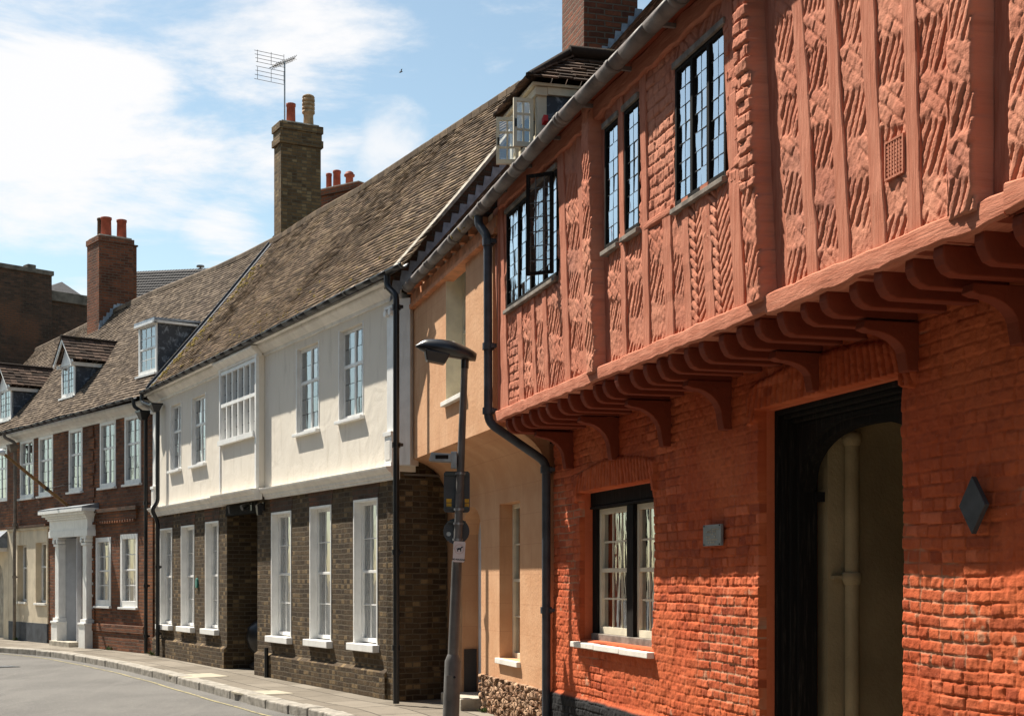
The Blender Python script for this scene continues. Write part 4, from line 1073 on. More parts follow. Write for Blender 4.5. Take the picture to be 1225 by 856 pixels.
# brick return facing down the street
rt = (PE.X - F.X, PE.Y - F.Y); ru, ry_ = rt[0] * F.dx + rt[1] * F.dy, rt[0] * F.ix + rt[1] * F.iy
p0 = Vector((LW, 0, 0)); p1 = Vector((ru, ry_, 0))
def slab(b, p, q, th, z0, z1, m):
    d = (q - p).normalized(); nn = Vector((-d.y, d.x, 0)) * th
    b.hexa([(p.x, p.y, z0), (q.x, q.y, z0), (q.x + nn.x, q.y + nn.y, z0), (p.x + nn.x, p.y + nn.y, z0), (p.x, p.y, z1), (q.x, q.y, z1), (q.x + nn.x, q.y + nn.y, z1), (p.x + nn.x, p.y + nn.y, z1)], m)
b = MB(); slab(b, p0 + Vector((.002, .02, 0)), p1, .3, -.15, 3.3, M['brown']); off = Vector((.05, -.01, 0)); slab(b, p0 + off, p1 + Vector((.05, -.02, 0)), .05, -.15, .40, M['brown'])
b.build('return_wall', wh)
# a tall brick pier at the corner catches the pipe
b = MB(); b.box(LW - .3, LW + .01, -.012, -.002, -.15, 3.0, M['brown']); b.build('corner_pier', wh)
for k, w in enumerate(wins):
    r = .10
    hh = window(wh, w[0] + .03, w[1] - .03, w[2] + .02, w[3] - .03, r, M['white'], M['glass'], cols=3, rows=4, fw=.045, bw=.016, meet=True, curtain=(1, .7, 1, 1, .8, 1)[k], dep=.07)
    b = MB(); b.box(w[0] - .006, w[0] + .03, -.012, r + .07, w[2], w[3] + .006, M['white']); b.box(w[1] - .03, w[1] + .006, -.012, r + .07, w[2], w[3] + .006, M['white'])
    b.box(w[0] + .03, w[1] - .03, -.012, r + .07, w[3] - .03, w[3] + .006, M['white']); b.build('window_lining', hh, bevel=.003)
    b = MB(); b.box(w[0] - .07, w[1] + .05, -.10, r + .05, w[2] - .10, w[2] + .004, M['white']); b.build('sill', hh, bevel=.008)
    b = MB(); b.prism_y([(w[0] - .02, w[3] + .01), (w[1] + .02, w[3] + .01), (w[1] + .09, w[3] + .25), (w[0] - .09, w[3] + .25)], -.006, -.001, M['darkbrick']); b.build('brick_lintel', hh)
# passage
b = MB(); b.box(pas[0] - .2, pas[0], .45, 5, -.1, 2.98, M['brown']); b.box(pas[1], pas[1] + .2, .45, 5, -.1, 2.98, M['brown']); b.box(pas[0], pas[1], .003, 5, 2.98, 3.01, M['oak'])
b.box(pas[0], pas[1], 5, 5.2, -.1, 3.0, M['dark']); b.box(pas[0] - .01, pas[1] + .01, -.02, .14, 2.80, 2.978, M['oak'])
b.build('passage', wh)
# interior
b = MB()
for (a, c) in ((.1, pas[0] - .3), (pas[1] + .3, LW - .1)):
    b.box(a, c, 1.3, 1.35, .1, 5.5, M['room']); b.box(a, c, .2, 1.3, .3, .32, M['room'])
b.box(0, LW, .1, 1.3, 3.05, 3.08, M['room']); b.box(0, LW, .1, 1.3, 5.5, 5.52, M['room']); b.box(pas[0] - .3, pas[1] + .3, 1.3, 1.35, 3.1, 5.5, M['room'])
b.box(.08, .1, .2, 1.3, .1, 5.5, M['room']); b.box(LW - .6, LW - .58, .45, 1.3, .1, 5.4, M['room'])
b.build('interior', wh, fix=False)
# upper floor
UO = .03
ow = []
for xl, xr, yt, yb in ((204, 216.6, 486, 563.5), (229.5, 246, 477, 557.5), (355, 381.5, 419, 519.5), (406, 434.5, 397, 504)):
    ow.append((F.u(xl, UO), F.u(xr, UO), F.z(xl, yb, UO), F.z(xl, yt, UO)))
bay = (F.u(262, .17), F.u(307, .17))
bayw = (F.u(264.5, .17), F.u(305.5, .17), F.z(264.5, 528, .17), F.z(264.5, 456, .17))
wall('plaster_wall', wh, M['plaster'], 0, LW, 3.10, 5.52, UO, .3, ow + [(bay[0] + .05, bay[1] - .05, bayw[2] - .05, 5.4)])
for k, w in enumerate(ow):
    hh = window(wh, w[0], w[1], w[2], w[3], .03, M['white'], M['glass'], cols=2, rows=5, fw=.05, bw=.010, mull=1, transom=.60, mw=.05, leadm=M['leadcame'], curtain=(1 if k in (0, 1) else .5), dep=.06, wavy=True)
    b = MB(); b.box(w[0] - .05, w[1] + .05, -UO - .07, .03, w[2] - .05, w[2], M['white']); b.build('sill', hh, bevel=.006)
    for (p, q) in ((w[0] - .02, w[0] + .012), (w[1] - .012, w[1] + .02)):
        b = MB(); b.box(p, q, -UO - .008, .03, w[2], w[3] + .02, M['white']); b.build('casing', hh, bevel=.002)
    if k == 22:   # right-hand lower light stands open
        b = MB(); xx = w[1] - .06; 
        b.box(xx - .02, xx + .01, -.42, .02, w[2] + .08, w[2] + .11, M['white']); b.box(xx - .02, xx + .01, -.42, .02, w[2] + .80, w[2] + .83, M['white']); b.box(xx - .02, xx + .01, -.42, -.39, w[2] + .11, w[2] + .80, M['white']); b.box(xx - .02, xx + .01, -.02, .02, w[2] + .11, w[2] + .80, M['white'])
        b.quad((xx, -.39, w[2] + .11), (xx, -.02, w[2] + .11), (xx, -.02, w[2] + .80), (xx, -.39, w[2] + .80), M['glass']); b.build('open_casement', hh, fix=False)
# bay
BO = .17
b = MB(); b.box(bay[0], bay[0] + .06, -BO, -UO - .002, 3.15, 5.45, M['white']); b.box(bay[1] - .05, bay[1], -BO, -UO - .002, 3.15, 5.45, M['plaster'])
b.box(bay[0] + .06, bay[1] - .05, -BO + .02, -UO - .002, 3.15, bayw[2] - .06, M['plaster']); b.box(bay[1] - .07, bay[1] + .012, -BO - .015, -BO + .04, 3.15, 5.45, M['white'])
bo = b.build('bay', wh, bevel=.004)
f = MB(); z0, z1 = bayw[2] - .05, 5.38; x0, x1 = bay[0] + .06, bay[1] - .07; nl = 6; zmid = z0 + (z1 - z0) * .54
f.box(x0, x1, -BO - .05, -.06, z0 - .03, z0 + .06, M['white']); f.box(x0, x1, -BO + .01, -.06, z1 - .04, z1 + .02, M['white']); f.box(x0, x1, -BO + .012, -.06, zmid - .03, zmid + .03, M['white'])
for k in range(nl + 1):
    x = x0 + (x1 - x0) * k / nl; f.box(x - .028, x + .028, -BO + .015, -.06, z0 + .06, z1 - .04, M['white'])
for (za, zc) in ((z0 + .06, zmid - .03), (zmid + .03, z1 - .04)):
    for j in range(1, 3): zz = za + (zc - za) * j / 3; f.box(x0, x1, -.092, -.084, zz - .005, zz + .005, M['leadcame'])
    for k in range(nl):
        xa = x0 + (x1 - x0) * k / nl + .028; xb = x0 + (x1 - x0) * (k + 1) / nl - .028; t1, t2 = random.uniform(-.006, .006), random.uniform(-.005, .005)
        f.quad((xa, -.09 + t1, za), (xb, -.09 - t1, za), (xb, -.09 - t1 + t2, zc), (xa, -.09 + t1 + t2, zc), M['glass'])
f.build('bay_window', bo, fix=False)
# mouldings
def mould(b, u0, u1, o, prof, m):
    b.prism_x([(-(o + a), z) for a, z in prof], u0, u1, m)
pf = [(-.05, 2.99), (.05, 2.99), (.055, 3.03), (.075, 3.035), (.08, 3.075), (.12, 3.10), (.15, 3.14), (.155, 3.165), (-.05, 3.185)]
b = MB(); mould(b, 0, bay[0] - .1, .02, pf, M['trim']); mould(b, bay[1] + .12, LW + .02, .02, pf, M['trim']); mould(b, bay[0] - .1, bay[1] + .12, .16, pf, M['trim'])
b.build('moulding', wh, bevel=.002)
cz = [(-.05, 5.42), (.02, 5.42), (.025, 5.47), (.05, 5.48), (.13, 5.55), (.14, 5.575), (.14, 5.60), (-.05, 5.60)]
b = MB(); mould(b, 0, LW + .1, .03, cz, M['trim']); mould(b, bay[0] - .05, bay[1] + .05, .15, [(x, z - .012) for x, z in cz[:-2]] + [(.13, 5.585), (-.1, 5.585)], M['trim']); b.build('cornice', wh, bevel=.002)
b = MB(); b.box(0, LW + .1, -.262, .05, 5.602, 5.64, M['trim']); b.build('soffit_board', wh)
# pilasters at the two corners
def pilaster(u0, u1, o):
    b = MB(); b.box(u0, u1, -o, -UO, 3.62, 5.30, M['white']); b.box(u0 - .03, u1 + .03, -o - .05, -UO, 3.58, 3.64, M['white']); b.box(u0 - .01, u1 + .01, -o - .03, -UO, 3.20, 3.578, M['white'])
    b.box(u0 + .03, u1 - .03, -o - .036, -o - .028, 3.26, 3.52, M['trim']); b.box(u0 - .02, u1 + .02, -o - .04, -UO, 3.162, 3.23, M['white'])
    b.box(u0 - .02, u1 + .02, -o - .03, -UO, 5.30, 5.34, M['white'])
    for sx in (u0 + .03, u1 - .03): b.tube([(sx, -o - .05, 5.25), (sx, -o + .01, 5.25)], .045, M['white'], 12)
    b.build('pilaster', wh, bevel=.004)
pilaster(LW - .22, LW, .06); pilaster(.05, .27, .06)
b = MB(); slab(b, Vector((LW + .002, -.06, 0)), Vector((LW + .20, .1, 0)), .25, 3.18, 5.42, M['white']); b.build('corner_board', wh)
# roof
e0, ez = .22, 5.66; RW = 2.64; UL, UR = .12, 13.32
rp = [(327, 288), (336, 284), (381.6, 254.5), (434, 226), (476, 198.5), (508, 177.5), (560, 143.5), (621, 104), (700, 58)]
ru_ = [(F.u(x, -RW), F.z(x, y, -RW)) for x, y in rp]
RU = np.array([a for a, _ in ru_]); RZ = np.array([b_ for _, b_ in ru_])
def ridge_z(u): return float(np.interp(u, RU, RZ))
LS = 4.5
def Pw(u, t):
    s = t / LS; w = -e0 + (RW + e0) * s; z = ez + (ridge_z(u) - ez) * s
    sag = -.07 * math.sin(math.pi * s) * (.6 + .4 * math.sin(u * 1.1)) + .005 * math.sin(u * 2.3 + s * 4) - .05 * (1 - s) ** 6 * 0
    return (u, w, z + sag)
tiles('roof', wh, M['tile'], Pw, UL, UR + .45, LS, .094, .16, 5, .012, 1.05, ufun=lambda t: (UL, UR + .42 * max(0, 1 - t / 1.25)))
b = MB(); rs = random.Random(31)
for k in range(44):
    a = UL + (UR - UL) * k / 44; c = UL + (UR - UL) * (k + 1) / 44 - .012; q = []
    for x in (a, c):
        for ang in (-20, 30, 65, 115, 150, 200): q.append((x, RW - math.cos(R(ang)) * .12, ridge_z(x) - .05 + math.sin(R(ang)) * .12 + rs.uniform(-.004, .004)))
    b.add(q, [(i, i + 1, i + 7, i + 6) for i in range(5)] + [(0, 1, 2, 3, 4, 5), (6, 7, 8, 9, 10, 11)], M['tile'], rs.uniform(.1, .6))
b.build('ridge_tiles', wh, fix=False)
b = MB(); b.quad((UL, RW, ridge_z(UL)), (UR, RW, ridge_z(UR)), (UR, RW + 3.2, 5.6), (UL, RW + 3.2, 5.6), M['tile'])
b.box(0, UR, 5.7, 5.9, -.1, 5.6, M['brown']); b.build('rear_roof', wh, fix=False)
# gable ends (the right one shows under the verge)
def gable(u, th, m):
    b = MB(); vs = [(u, -e0 + .1, 5.5)] ; pts = [(-e0 + .05, 5.62)]
    for s in np.linspace(0, 1, 9): q = Pw(UR if u > 5 else UL, s * LS); pts.append((q[1], q[2] - .03))
    pts += [(RW + 3.2, 5.6), (RW + 3.2, 4.0), (-e0 + .05, 4.0)] if u < 5 else [(RW + 3.2, 5.6), (-e0 + .05, 5.55)]
    b.prism_x([(y, z) for y, z in pts], u, u + th, m); return b
gable(UR - .22, .215, M['darkbrick']).build('gable_wall', wh)
b = MB()
for s in np.linspace(0, .96, 24):
    q = Vector(Pw(UR, s * LS)); q2 = Vector(Pw(UR, min(1, s + .045) * LS))
    b.hexa([(UR - .12, q.y, q.z - .02), (UR + .03, q.y, q.z - .02), (UR + .03, q2.y, q2.z - .02), (UR - .12, q2.y, q2.z - .02), (UR - .12, q.y, q.z + .045), (UR + .03, q.y, q.z + .045), (UR + .03, q2.y, q2.z + .05), (UR - .12, q2.y, q2.z + .05)], M['mortar'])
b.build('verge', wh)
b = MB()
for k in range(16):
    w = -.12 + k * .125; X, Y = F.world(UR, w, 0)[:2]
    cu, cy = (X - RD.X) * RD.dx + (Y - RD.Y) * RD.dy, (X - RD.X) * RD.ix + (Y - RD.Y) * RD.iy
    z = EZ + (cy + EO) * TP + .02
    b.add([(UR + x, yy, zz) for x in (.001, .012) for yy, zz in ((w - .07, z - .12), (w + .08, z - .0), (w + .08, z + .17), (w - .02, z + .17))],
          [(0, 1, 2, 3), (7, 6, 5, 4), (0, 4, 5, 1), (1, 5, 6, 2), (2, 6, 7, 3), (3, 7, 4, 0)], M['bluelead'])
b.build('lead_flashing', wh)
half_gutter(wh, (0.1, -.31, 5.66), (F.u(484, .31), -.31, 5.70), .058, M['black'], joints=1.8)
# downpipes
uu = F.u(474, .25)
pipe(wh, 'downpipe', smooth_path([(F.u(463, .31), -.31, 5.64), (F.u(463, .31), -.31, 5.5), (uu, -.25, 5.36), (uu, -.25, .02)], .07), .042, M['black'],
     [(uu, -.25, 5.2), (uu, -.25, 3.4), (uu, -.25, 2.0), (uu, -.25, .75)])
uu = F.u(189, .15)
pipe(wh, 'downpipe', smooth_path([(.12, -.31, 5.62), (.12, -.31, 5.45), (uu + .02, -.16, 5.25), (uu + .02, -.16, 3.28), (uu - .06, -.26, 3.1), (uu - .06, -.14, 2.85), (uu - .06, -.14, .02)], .07), .042, M['black'],
     [(uu - .06, -.14, 1.9), (uu - .06, -.14, .5)], hopper=(uu + .02, -.2, 5.30, .11))
b = MB(); ux = F.u(320, .07); b.tube([(ux, -.09, -.05), (ux, -.09, .50)], .035, M['black'], 10); b.build('drain_stub', wh)
# main chimney at the left end of the ridge
F = WH
cm = chimney(wh, .02, .50, 2.68, 3.62, 7.8, F.z(336, 146, -2.7), M['yellowbrick'], .045, 3, label='tall weathered buff brick chimney stack')
ztop = F.z(336, 146, -2.7)
wp = -F.o_at(348, .26); zt1 = F.z(348, 124, -wp); pot(cm, .26, wp, ztop, zt1, .105, M['pot'])
wp = -F.o_at(369, .26); zt2 = F.z(369, 113.5, -wp); pot(cm, .26, wp, ztop, zt2, .13, M['buffpot'], 'louvre', label='buff louvred chimney pot')
# lead soaker and verge between the two roofs
b = MB()
for s in np.linspace(0, .97, 30):
    q = Vector(Pw(UL, s * LS)); q2 = Vector(Pw(UL, min(1, s + .035) * LS))
    b.hexa([(UL - .04, q.y, q.z - .05), (UL + .03, q.y, q.z - .05), (UL + .03, q2.y, q2.z - .05), (UL - .04, q2.y, q2.z - .05), (UL - .04, q.y, q.z + .12), (UL + .01, q.y, q.z + .12), (UL + .01, q2.y, q2.z + .12), (UL - .04, q2.y, q2.z + .12)], M['darklead'])
    b.hexa([(UL + .03, q.y, q.z + .01), (UL + .20, q.y, q.z + .01), (UL + .20, q2.y, q2.z + .01), (UL + .03, q2.y, q2.z + .01), (UL + .03, q.y, q.z + .05), (UL + .20, q.y, q.z + .042), (UL + .20, q2.y, q2.z + .042), (UL + .03, q2.y, q2.z + .05)], M['darklead'])
b.build('lead_valley', wh)
b = MB(); rs = random.Random(8)
for k in range(110):
    t = rs.uniform(.1, LS * .8); u = UL + .22 + abs(rs.gauss(.0, .28)) * (1.0 + .2 * t); q = Vector(Pw(u, t)); r = rs.uniform(.015, .05)
    n_ = 7; b.lathe(q.x, q.y, [(r * 1.2, q.z), (r, q.z + .03 + r * .3), (r * .4, q.z + .035 + r * .6)], M['moss'], n_)
for k in range(70):
    t = abs(rs.gauss(0, .5)); u = rs.uniform(UL, UR - .3); q = Vector(Pw(u, min(t, 3))); r = rs.uniform(.01, .03)
    b.lathe(q.x, q.y, [(r * 1.2, q.z), (r, q.z + .03 + r * .3), (r * .4, q.z + .035 + r * .5)], M['moss'], 7)
o = b.build('moss_clumps', wh, fix=False); o['kind'] = 'stuff'
# aerial on the chimney
wa = -F.o_at(340.7, -.04); zA0 = F.z(340, 205, -wa); zA1 = F.z(340, 77, -wa)
ae = thing('tv_aerial', 'grey television aerial on a long mast strapped to the tall buff chimney', 'aerial', F.world(-.05, wa, zA0), F.rot)
H_ = zA1 - zA0
b = MB(); b.tube([(0, 0, -.1), (0, 0, H_ + .05)], .018, M['steel'], 8); b.build('mast', ae)
b = MB(); n = 22; b.tube([(.02, .13 * math.cos(2 * math.pi * i / n), -.08 + .2 * math.sin(2 * math.pi * i / n)) for i in range(n + 1)], .02, M['black'], 6, False)
b.tube([(.02, .11 * math.cos(2 * math.pi * i / n), -.08 + .17 * math.sin(2 * math.pi * i / n)) for i in range(n + 1)], .015, M['black'], 6, False); b.box(-.03, .04, -.12, .12, -.16, -.08, M['black']); b.build('mast_bracket', ae)
b = MB()
A = Vector((0, -.33, -.02)) ; A0 = Vector((0, -.35, H_ - .15)); A1 = Vector((-.35, .36, H_ + .30))
# boom direction chosen so that it climbs to the right in the picture
b.tube([tuple(A0), tuple(A1)], .011, M['post'], 6)
dv = (A1 - A0).normalized(); sd = Vector((1, .25, 0)).normalized()
for k in range(11):
    p = A0 + (A1 - A0) * (.18 + .8 * k / 10); q = .13
    for sg in (1, -1):
        e = p + sd * q * sg * .8 + Vector((0, 0, .05)); b.tube([tuple(p), tuple(e)], .007, M['post'], 5)
        e = p + sd * q * sg * .8 - Vector((0, 0, .05)); b.tube([tuple(p), tuple(e)], .007, M['post'], 5)
b.build('boom', ae)
b = MB(); R0 = A0 + dv * .08
for half in (1, -1):
    for i in range(4):
        z = .05 + i * .09
        c = R0 + Vector((0, 0, half * z * 1.0)) + Vector((0, .06 * half * 0, 0)) - dv * (.02 * i)
        b.tube([tuple(c - Vector((.05, .36, 0)) + Vector((0, 0, .03))), tuple(c + Vector((.05, .30, 0)) - Vector((0, 0, .03)))], .006, M['post'], 5)
    for yy in (-.34, -.02, .28):
        b.tube([tuple(R0 + Vector((0, yy, half * .05))), tuple(R0 + Vector((0, yy, half * .33)))], .006, M['post'], 5)
b.build('reflector', ae)
# ================================================================ RED BRICK HOUSE (far left)
F = BR
bh = thing('brick_house', 'old red brick house with three roof dormers, white columned porch and cream ground floor bay', 'house', F.loc(), F.rot)
LB = BRL + .02; UL2 = F.u(-70)
upw = []
for xl, xr, yt, yb in ((24.4, 40.6, 535, 598), (46.8, 63.8, 529, 595), (82.8, 99, 521, 588), (120, 138.8, 510, 583), (149.6, 169, 501, 578)):
    upw.append((F.u(xl), F.u(xr), F.z(xl, yb), 5.33))
zb = sum(w[2] for w in upw) / 5; upw = [(a, c, zb, d) for a, c, _, d in upw]
lo = []
for xl, xr, yt, yb in ((115, 133, 643, 724), (144.5, 165, 639, 725.5)):
    lo.append((F.u(xl), F.u(xr), F.z(xl, yb), F.z(xl, yt)))
cr = []
for xl, xr, yt, yb in ((22, 33, 652, 719), (44, 56.5, 649, 720.5)):
    cr.append((F.u(xl), F.u(xr), F.z(xl, yb), F.z(xl, yt)))
pd = (F.u(77), F.u(97.5), -.2, F.z(77, 643))
ucr = F.u(58)
wall('upper_wall', bh, M['redbrick'], 0, LB, 3.0, 5.5, 0, .3, upw)
wall('brick_wall', bh, M['redbrick'], ucr, LB, -.15, 3.0, 0, .3, lo + [pd])
wall('cream_wall', bh, M['render'], 0, ucr, .50, 3.0, .03, .3, cr)
b = MB(); b.box(0, ucr, -.045, .2, -.15, .50, M['slateband']); b.build('plinth', bh)
b = MB(); b.box(0, ucr + .1, -.12, 0, 3.0, 3.06, M['darkbrick']); b.box(0, ucr + .1, -.08, 0, 2.94, 2.998, M['render']); b.build('string_course', bh)
b = MB(); uq = F.u(111)
b.box(uq, LB - .35, -.05, -.001, .0, .42, M['redbrick']); b.box(uq, LB - .35, -.07, -.001, .42, .60, M['redbrick']); b.build('plinth', bh, bevel=.01)
sa, sb = F.u(113), F.u(167); sz0, sz1 = F.z(140, 622), F.z(140, 607)
b = MB(); b.box(sa, sb, -.10, -.001, sz1 - .08, sz1, M['darkbrick']); b.box(sa + .1, sb - .1, -.05, -.001, sz0, sz1 - .08, M['redbrick'])
x = sa + .1
while x < sb - .1: b.box(x, x + .075, -.09, -.05, sz0 - .06, sz0, M['redbrick']); x += .15
b.build('dentil_course', bh)
for xc in (110,):
    z = .7; k = 0; uc = F.u(xc)
    while z < 5.2:
        if z < 2.6 or z > 3.3:
            b = MB(); s = .22 if k % 2 == 0 else .14; b.box(uc - s, uc + s, -.035, -.001, z, z + .23, M['redbrick']); b.build('quoin', bh, bevel=.006)
        z += .29; k += 1
for k, w in enumerate(upw):
    hh = window(bh, w[0], w[1], w[2], w[3], .0 + .03, M['white'], M['glass'], cols=2, rows=5, fw=.075, bw=.012, mull=1, transom=.60, mw=.05, leadm=M['leadcame'], curtain=1 if k % 2 else .6, dep=.07, frame_out=.045)
    b = MB(); b.box(w[0] - .05, w[1] + .05, -.08, .03, w[2] - .05, w[2], M['white']); b.build('sill', hh, bevel=.005)
for w in lo:
    hh = window(bh, w[0], w[1], w[2], w[3], .03, M['white'], M['glass'], cols=3, rows=4, fw=.11, bw=.022, meet=True, curtain=1, dep=.07, frame_out=.045)
    b = MB(); b.box(w[0] - .03, w[1] + .03, -.07, .03, w[2] - .05, w[2], M['white']); b.build('sill', hh, bevel=.005)
for w in cr:
    hh = window(bh, w[0], w[1], w[2], w[3], .12, M['white'], M['glass'], cols=1, rows=1, fw=.05, mull=1, transom=.6, curtain=.5, dep=.06)
    b = MB(); b.box(w[0] - .04, w[1] + .04, -.08, .12, w[2] - .06, w[2], M['trim']); b.build('sill', hh, bevel=.005)
b = MB(); b.box(0, LB, 1.2, 1.25, .1, 5.5, M['room']); b.box(0, LB, .1, 1.2, 2.9, 2.95, M['room']); b.box(0, LB, .1, 1.2, 5.5, 5.53, M['room']); b.build('interior', bh, fix=False)
# porch
po = thing('p', None, None); bpy.data.objects.remove(po)
b = MB(); dz = pd[3]
b.box(pd[0] - .05, pd[1] + .05, .50, .55, -.1, dz + .1, M['greydoor'])
for (p, q) in ((.1, .45), (.55, .9)):
    for (r_, s) in ((.25, .95), (1.05, 1.9)): b.box(pd[0] + (pd[1] - pd[0]) * p, pd[0] + (pd[1] - pd[0]) * q, .485, .50, r_, s, M['greydoor'])
b.build('door', bh, bevel=.003)
b = MB(); c1, c2 = F.u(61, .17), F.u(75, .17); c3, c4 = F.u(96, .17), F.u(106, .17)
b.box(pd[0] - .02, pd[0] + .01, -.12, .5, -.1, dz, M['greydoor']); b.box(pd[1] - .01, pd[1] + .02, -.12, .5, -.1, dz, M['greydoor']); b.box(pd[0], pd[1], -.12, .5, dz, dz + .03, M['greydoor'])
b.build('door_lining', bh)
et = F.z(60, 617, .3); eb = dz
for (a, c) in ((c1, c2), (c3, c4)):
    b = MB(); m_ = (a + c) / 2; r = .15
    b.box(m_ - .21, m_ + .21, -.24, .01, -.1, .55, M['white']); b.box(m_ - .23, m_ + .23, -.26, .01, .55, .60, M['white']); b.box(m_ - .18, m_ + .18, -.21, .01, .60, .68, M['white'])
    b.box(m_ - .125, m_ + .125, -.17, .01, .68, eb - .22, M['white']); b.box(m_ - .16, m_ + .16, -.20, .01, eb - .22, eb - .16, M['white'])
    for sx in (-1, 1): b.tube([(m_ + sx * .13, -.22, eb - .10), (m_ + sx * .13, -.02, eb - .10)], .055, M['white'], 10)
    b.box(m_ - .19, m_ + .19, -.21, .01, eb - .055, eb - .002, M['white']); b.build('porch_column', bh, bevel=.006)
b = MB(); a, c = c1 - .05, c4 + .02
b.box(a, c, -.22, .0, eb, eb + .16, M['white']); b.box(a + .02, c - .02, -.20, .0, eb + .16, eb + .42, M['white'])
for i, (o_, z0, z1) in enumerate(((.24, .42, .47), (.28, .47, .52), (.35, .52, .58), (.42, .58, .66))):
    b.box(a - (o_ - .22), c + (o_ - .22), -o_, .0, eb + z0, eb + z1, M['white'])
b.build('porch_entablature', bh, bevel=.004)
b = MB(); b.hexa([(a - .2, -.42, eb + .661), (c + .2, -.42, eb + .661), (c + .2, -.0, eb + .661), (a - .2, -.0, eb + .661), (a - .2, -.42, eb + .69), (c + .2, -.42, eb + .69), (c + .2, -.001, eb + .78), (a - .2, -.001, eb + .78)], M['lead'])
b.build('porch_lead_roof', bh)
b = MB(); b.box(pd[0] - .1, pd[1] + .1, -.35, .5, -.1, .12, M['stone']); b.build('doorstep', bh, bevel=.01)
b = MB(); mould(b, 0, LB, 0, [(-.05, 5.33), (.03, 5.33), (.04, 5.38), (.10, 5.42), (.20, 5.46), (.22, 5.52), (.22, 5.56), (-.05, 5.56)], M['trim']); b.build('cornice', bh)
# roof
ez2, e2 = 5.62, .30; RW2 = 2.7; LS2 = 4.6
rp2 = [(-60, 470), (0, 440), (30, 425), (60, 411), (100, 391.5), (135, 373), (188.6, 348.5), (234, 331), (262, 320), (296, 304), (327, 288)]
r2 = [(F.u(x, -RW2), F.z(x, y, -RW2)) for x, y in rp2]; U2 = np.array([a for a, _ in r2]); Z2 = np.array([c for _, c in r2])
def rz2(u): return float(np.interp(u, U2, Z2))
vt = Vector(WH.world(UL, RW, 0)) - Vector((F.X, F.Y, 0)); vb = Vector(WH.world(UL, -e0, 0)) - Vector((F.X, F.Y, 0))
uvt = vt.x * F.dx + vt.y * F.dy; uvb = vb.x * F.dx + vb.y * F.dy
def Pb(u, t):
    s = t / LS2; return (u, -e2 + (RW2 + e2) * s, ez2 + (rz2(u) - ez2) * s - .05 * math.sin(math.pi * s) + .015 * math.sin(u * 1.7 + 3 * s))
UL_B = F.u(-60, .0)
tiles('roof', bh, M['tile2'], Pb, UL_B, max(uvb, uvt) + .1, LS2, .1, .165, 9, .014, 1.0, ufun=lambda t: (UL_B, uvb + (uvt - uvb) * t / LS2 + .02), ridge=None)
b = MB(); rs = random.Random(3); nk = 46
for k in range(nk):
    a = UL_B + (uvt - UL_B) * k / nk; c = UL_B + (uvt - UL_B) * (k + 1) / nk - .012; q = []
    for x in (a, c):
        for ang in (-20, 30, 65, 115, 150, 200): q.append((x, RW2 - math.cos(R(ang)) * .12, rz2(x) - .05 + math.sin(R(ang)) * .12))
    b.add(q, [(i, i + 1, i + 7, i + 6) for i in range(5)] + [(0, 1, 2, 3, 4, 5), (6, 7, 8, 9, 10, 11)], M['tile2'], rs.uniform(.2, .8))
b.build('ridge_tiles', bh, fix=False)
b = MB()
for s in np.linspace(.0, .97, 34):
    t, t2 = s * LS2, min(1, s + .031) * LS2; u = uvb + (uvt - uvb) * s; u2 = uvb + (uvt - uvb) * min(1, s + .031)
    q, q2 = Pb(u, t), Pb(u2, t2)
    b.hexa([(u - .24, q[1], q[2] - .02), (u - .035, q[1], q[2] - .02), (u2 - .035, q2[1], q2[2] - .02), (u2 - .24, q2[1], q2[2] - .02), (u - .24, q[1], q[2] + .05), (u - .035, q[1], q[2] + .25), (u2 - .035, q2[1], q2[2] + .25), (u2 - .24, q2[1], q2[2] + .05)], M['mortar'])
b.build('verge_fillet', bh)
b = MB(); b.quad((UL_B, RW2, rz2(UL_B)), (uvt, RW2, rz2(uvt)), (uvt, RW2 + 3.4, 5.6), (UL_B, RW2 + 3.4, 5.6), M['tile2']); b.box(0, LB + .5, 6.0, 6.2, -.1, 5.6, M['redbrick']); b.build('rear_roof', bh, fix=False)
half_gutter(bh, (0.02, -.37, 5.60), (LB - .1, -.37, 5.62), .055, M['black'], joints=1.8)
uu = F.u(175.5, .12)
pipe(bh, 'downpipe', smooth_path([(uu - .12, -.37, 5.58), (uu - .12, -.37, 5.42), (uu, -.14, 5.25), (uu, -.14, .02)], .07), .04, M['black'], [(uu, -.14, 3.3), (uu, -.14, 1.5), (uu, -.14, .4)], hopper=(uu + .0, -.2, 5.28, .12))
uu = F.u(19, .12); ubt = F.u(13, .12)
pipe(bh, 'downpipe', smooth_path([(uu - .2, -.37, 5.58), (uu - .2, -.37, 5.45), (uu, -.14, 5.3), (uu, -.14, 3.0), (uu, -.16, 2.9), (uu, -.16, .0)], .07), .042, M['brownpipe'], [(uu, -.15, 3.1), (uu, -.16, 1.7)], hopper=(uu, -.2, 5.20, .12))
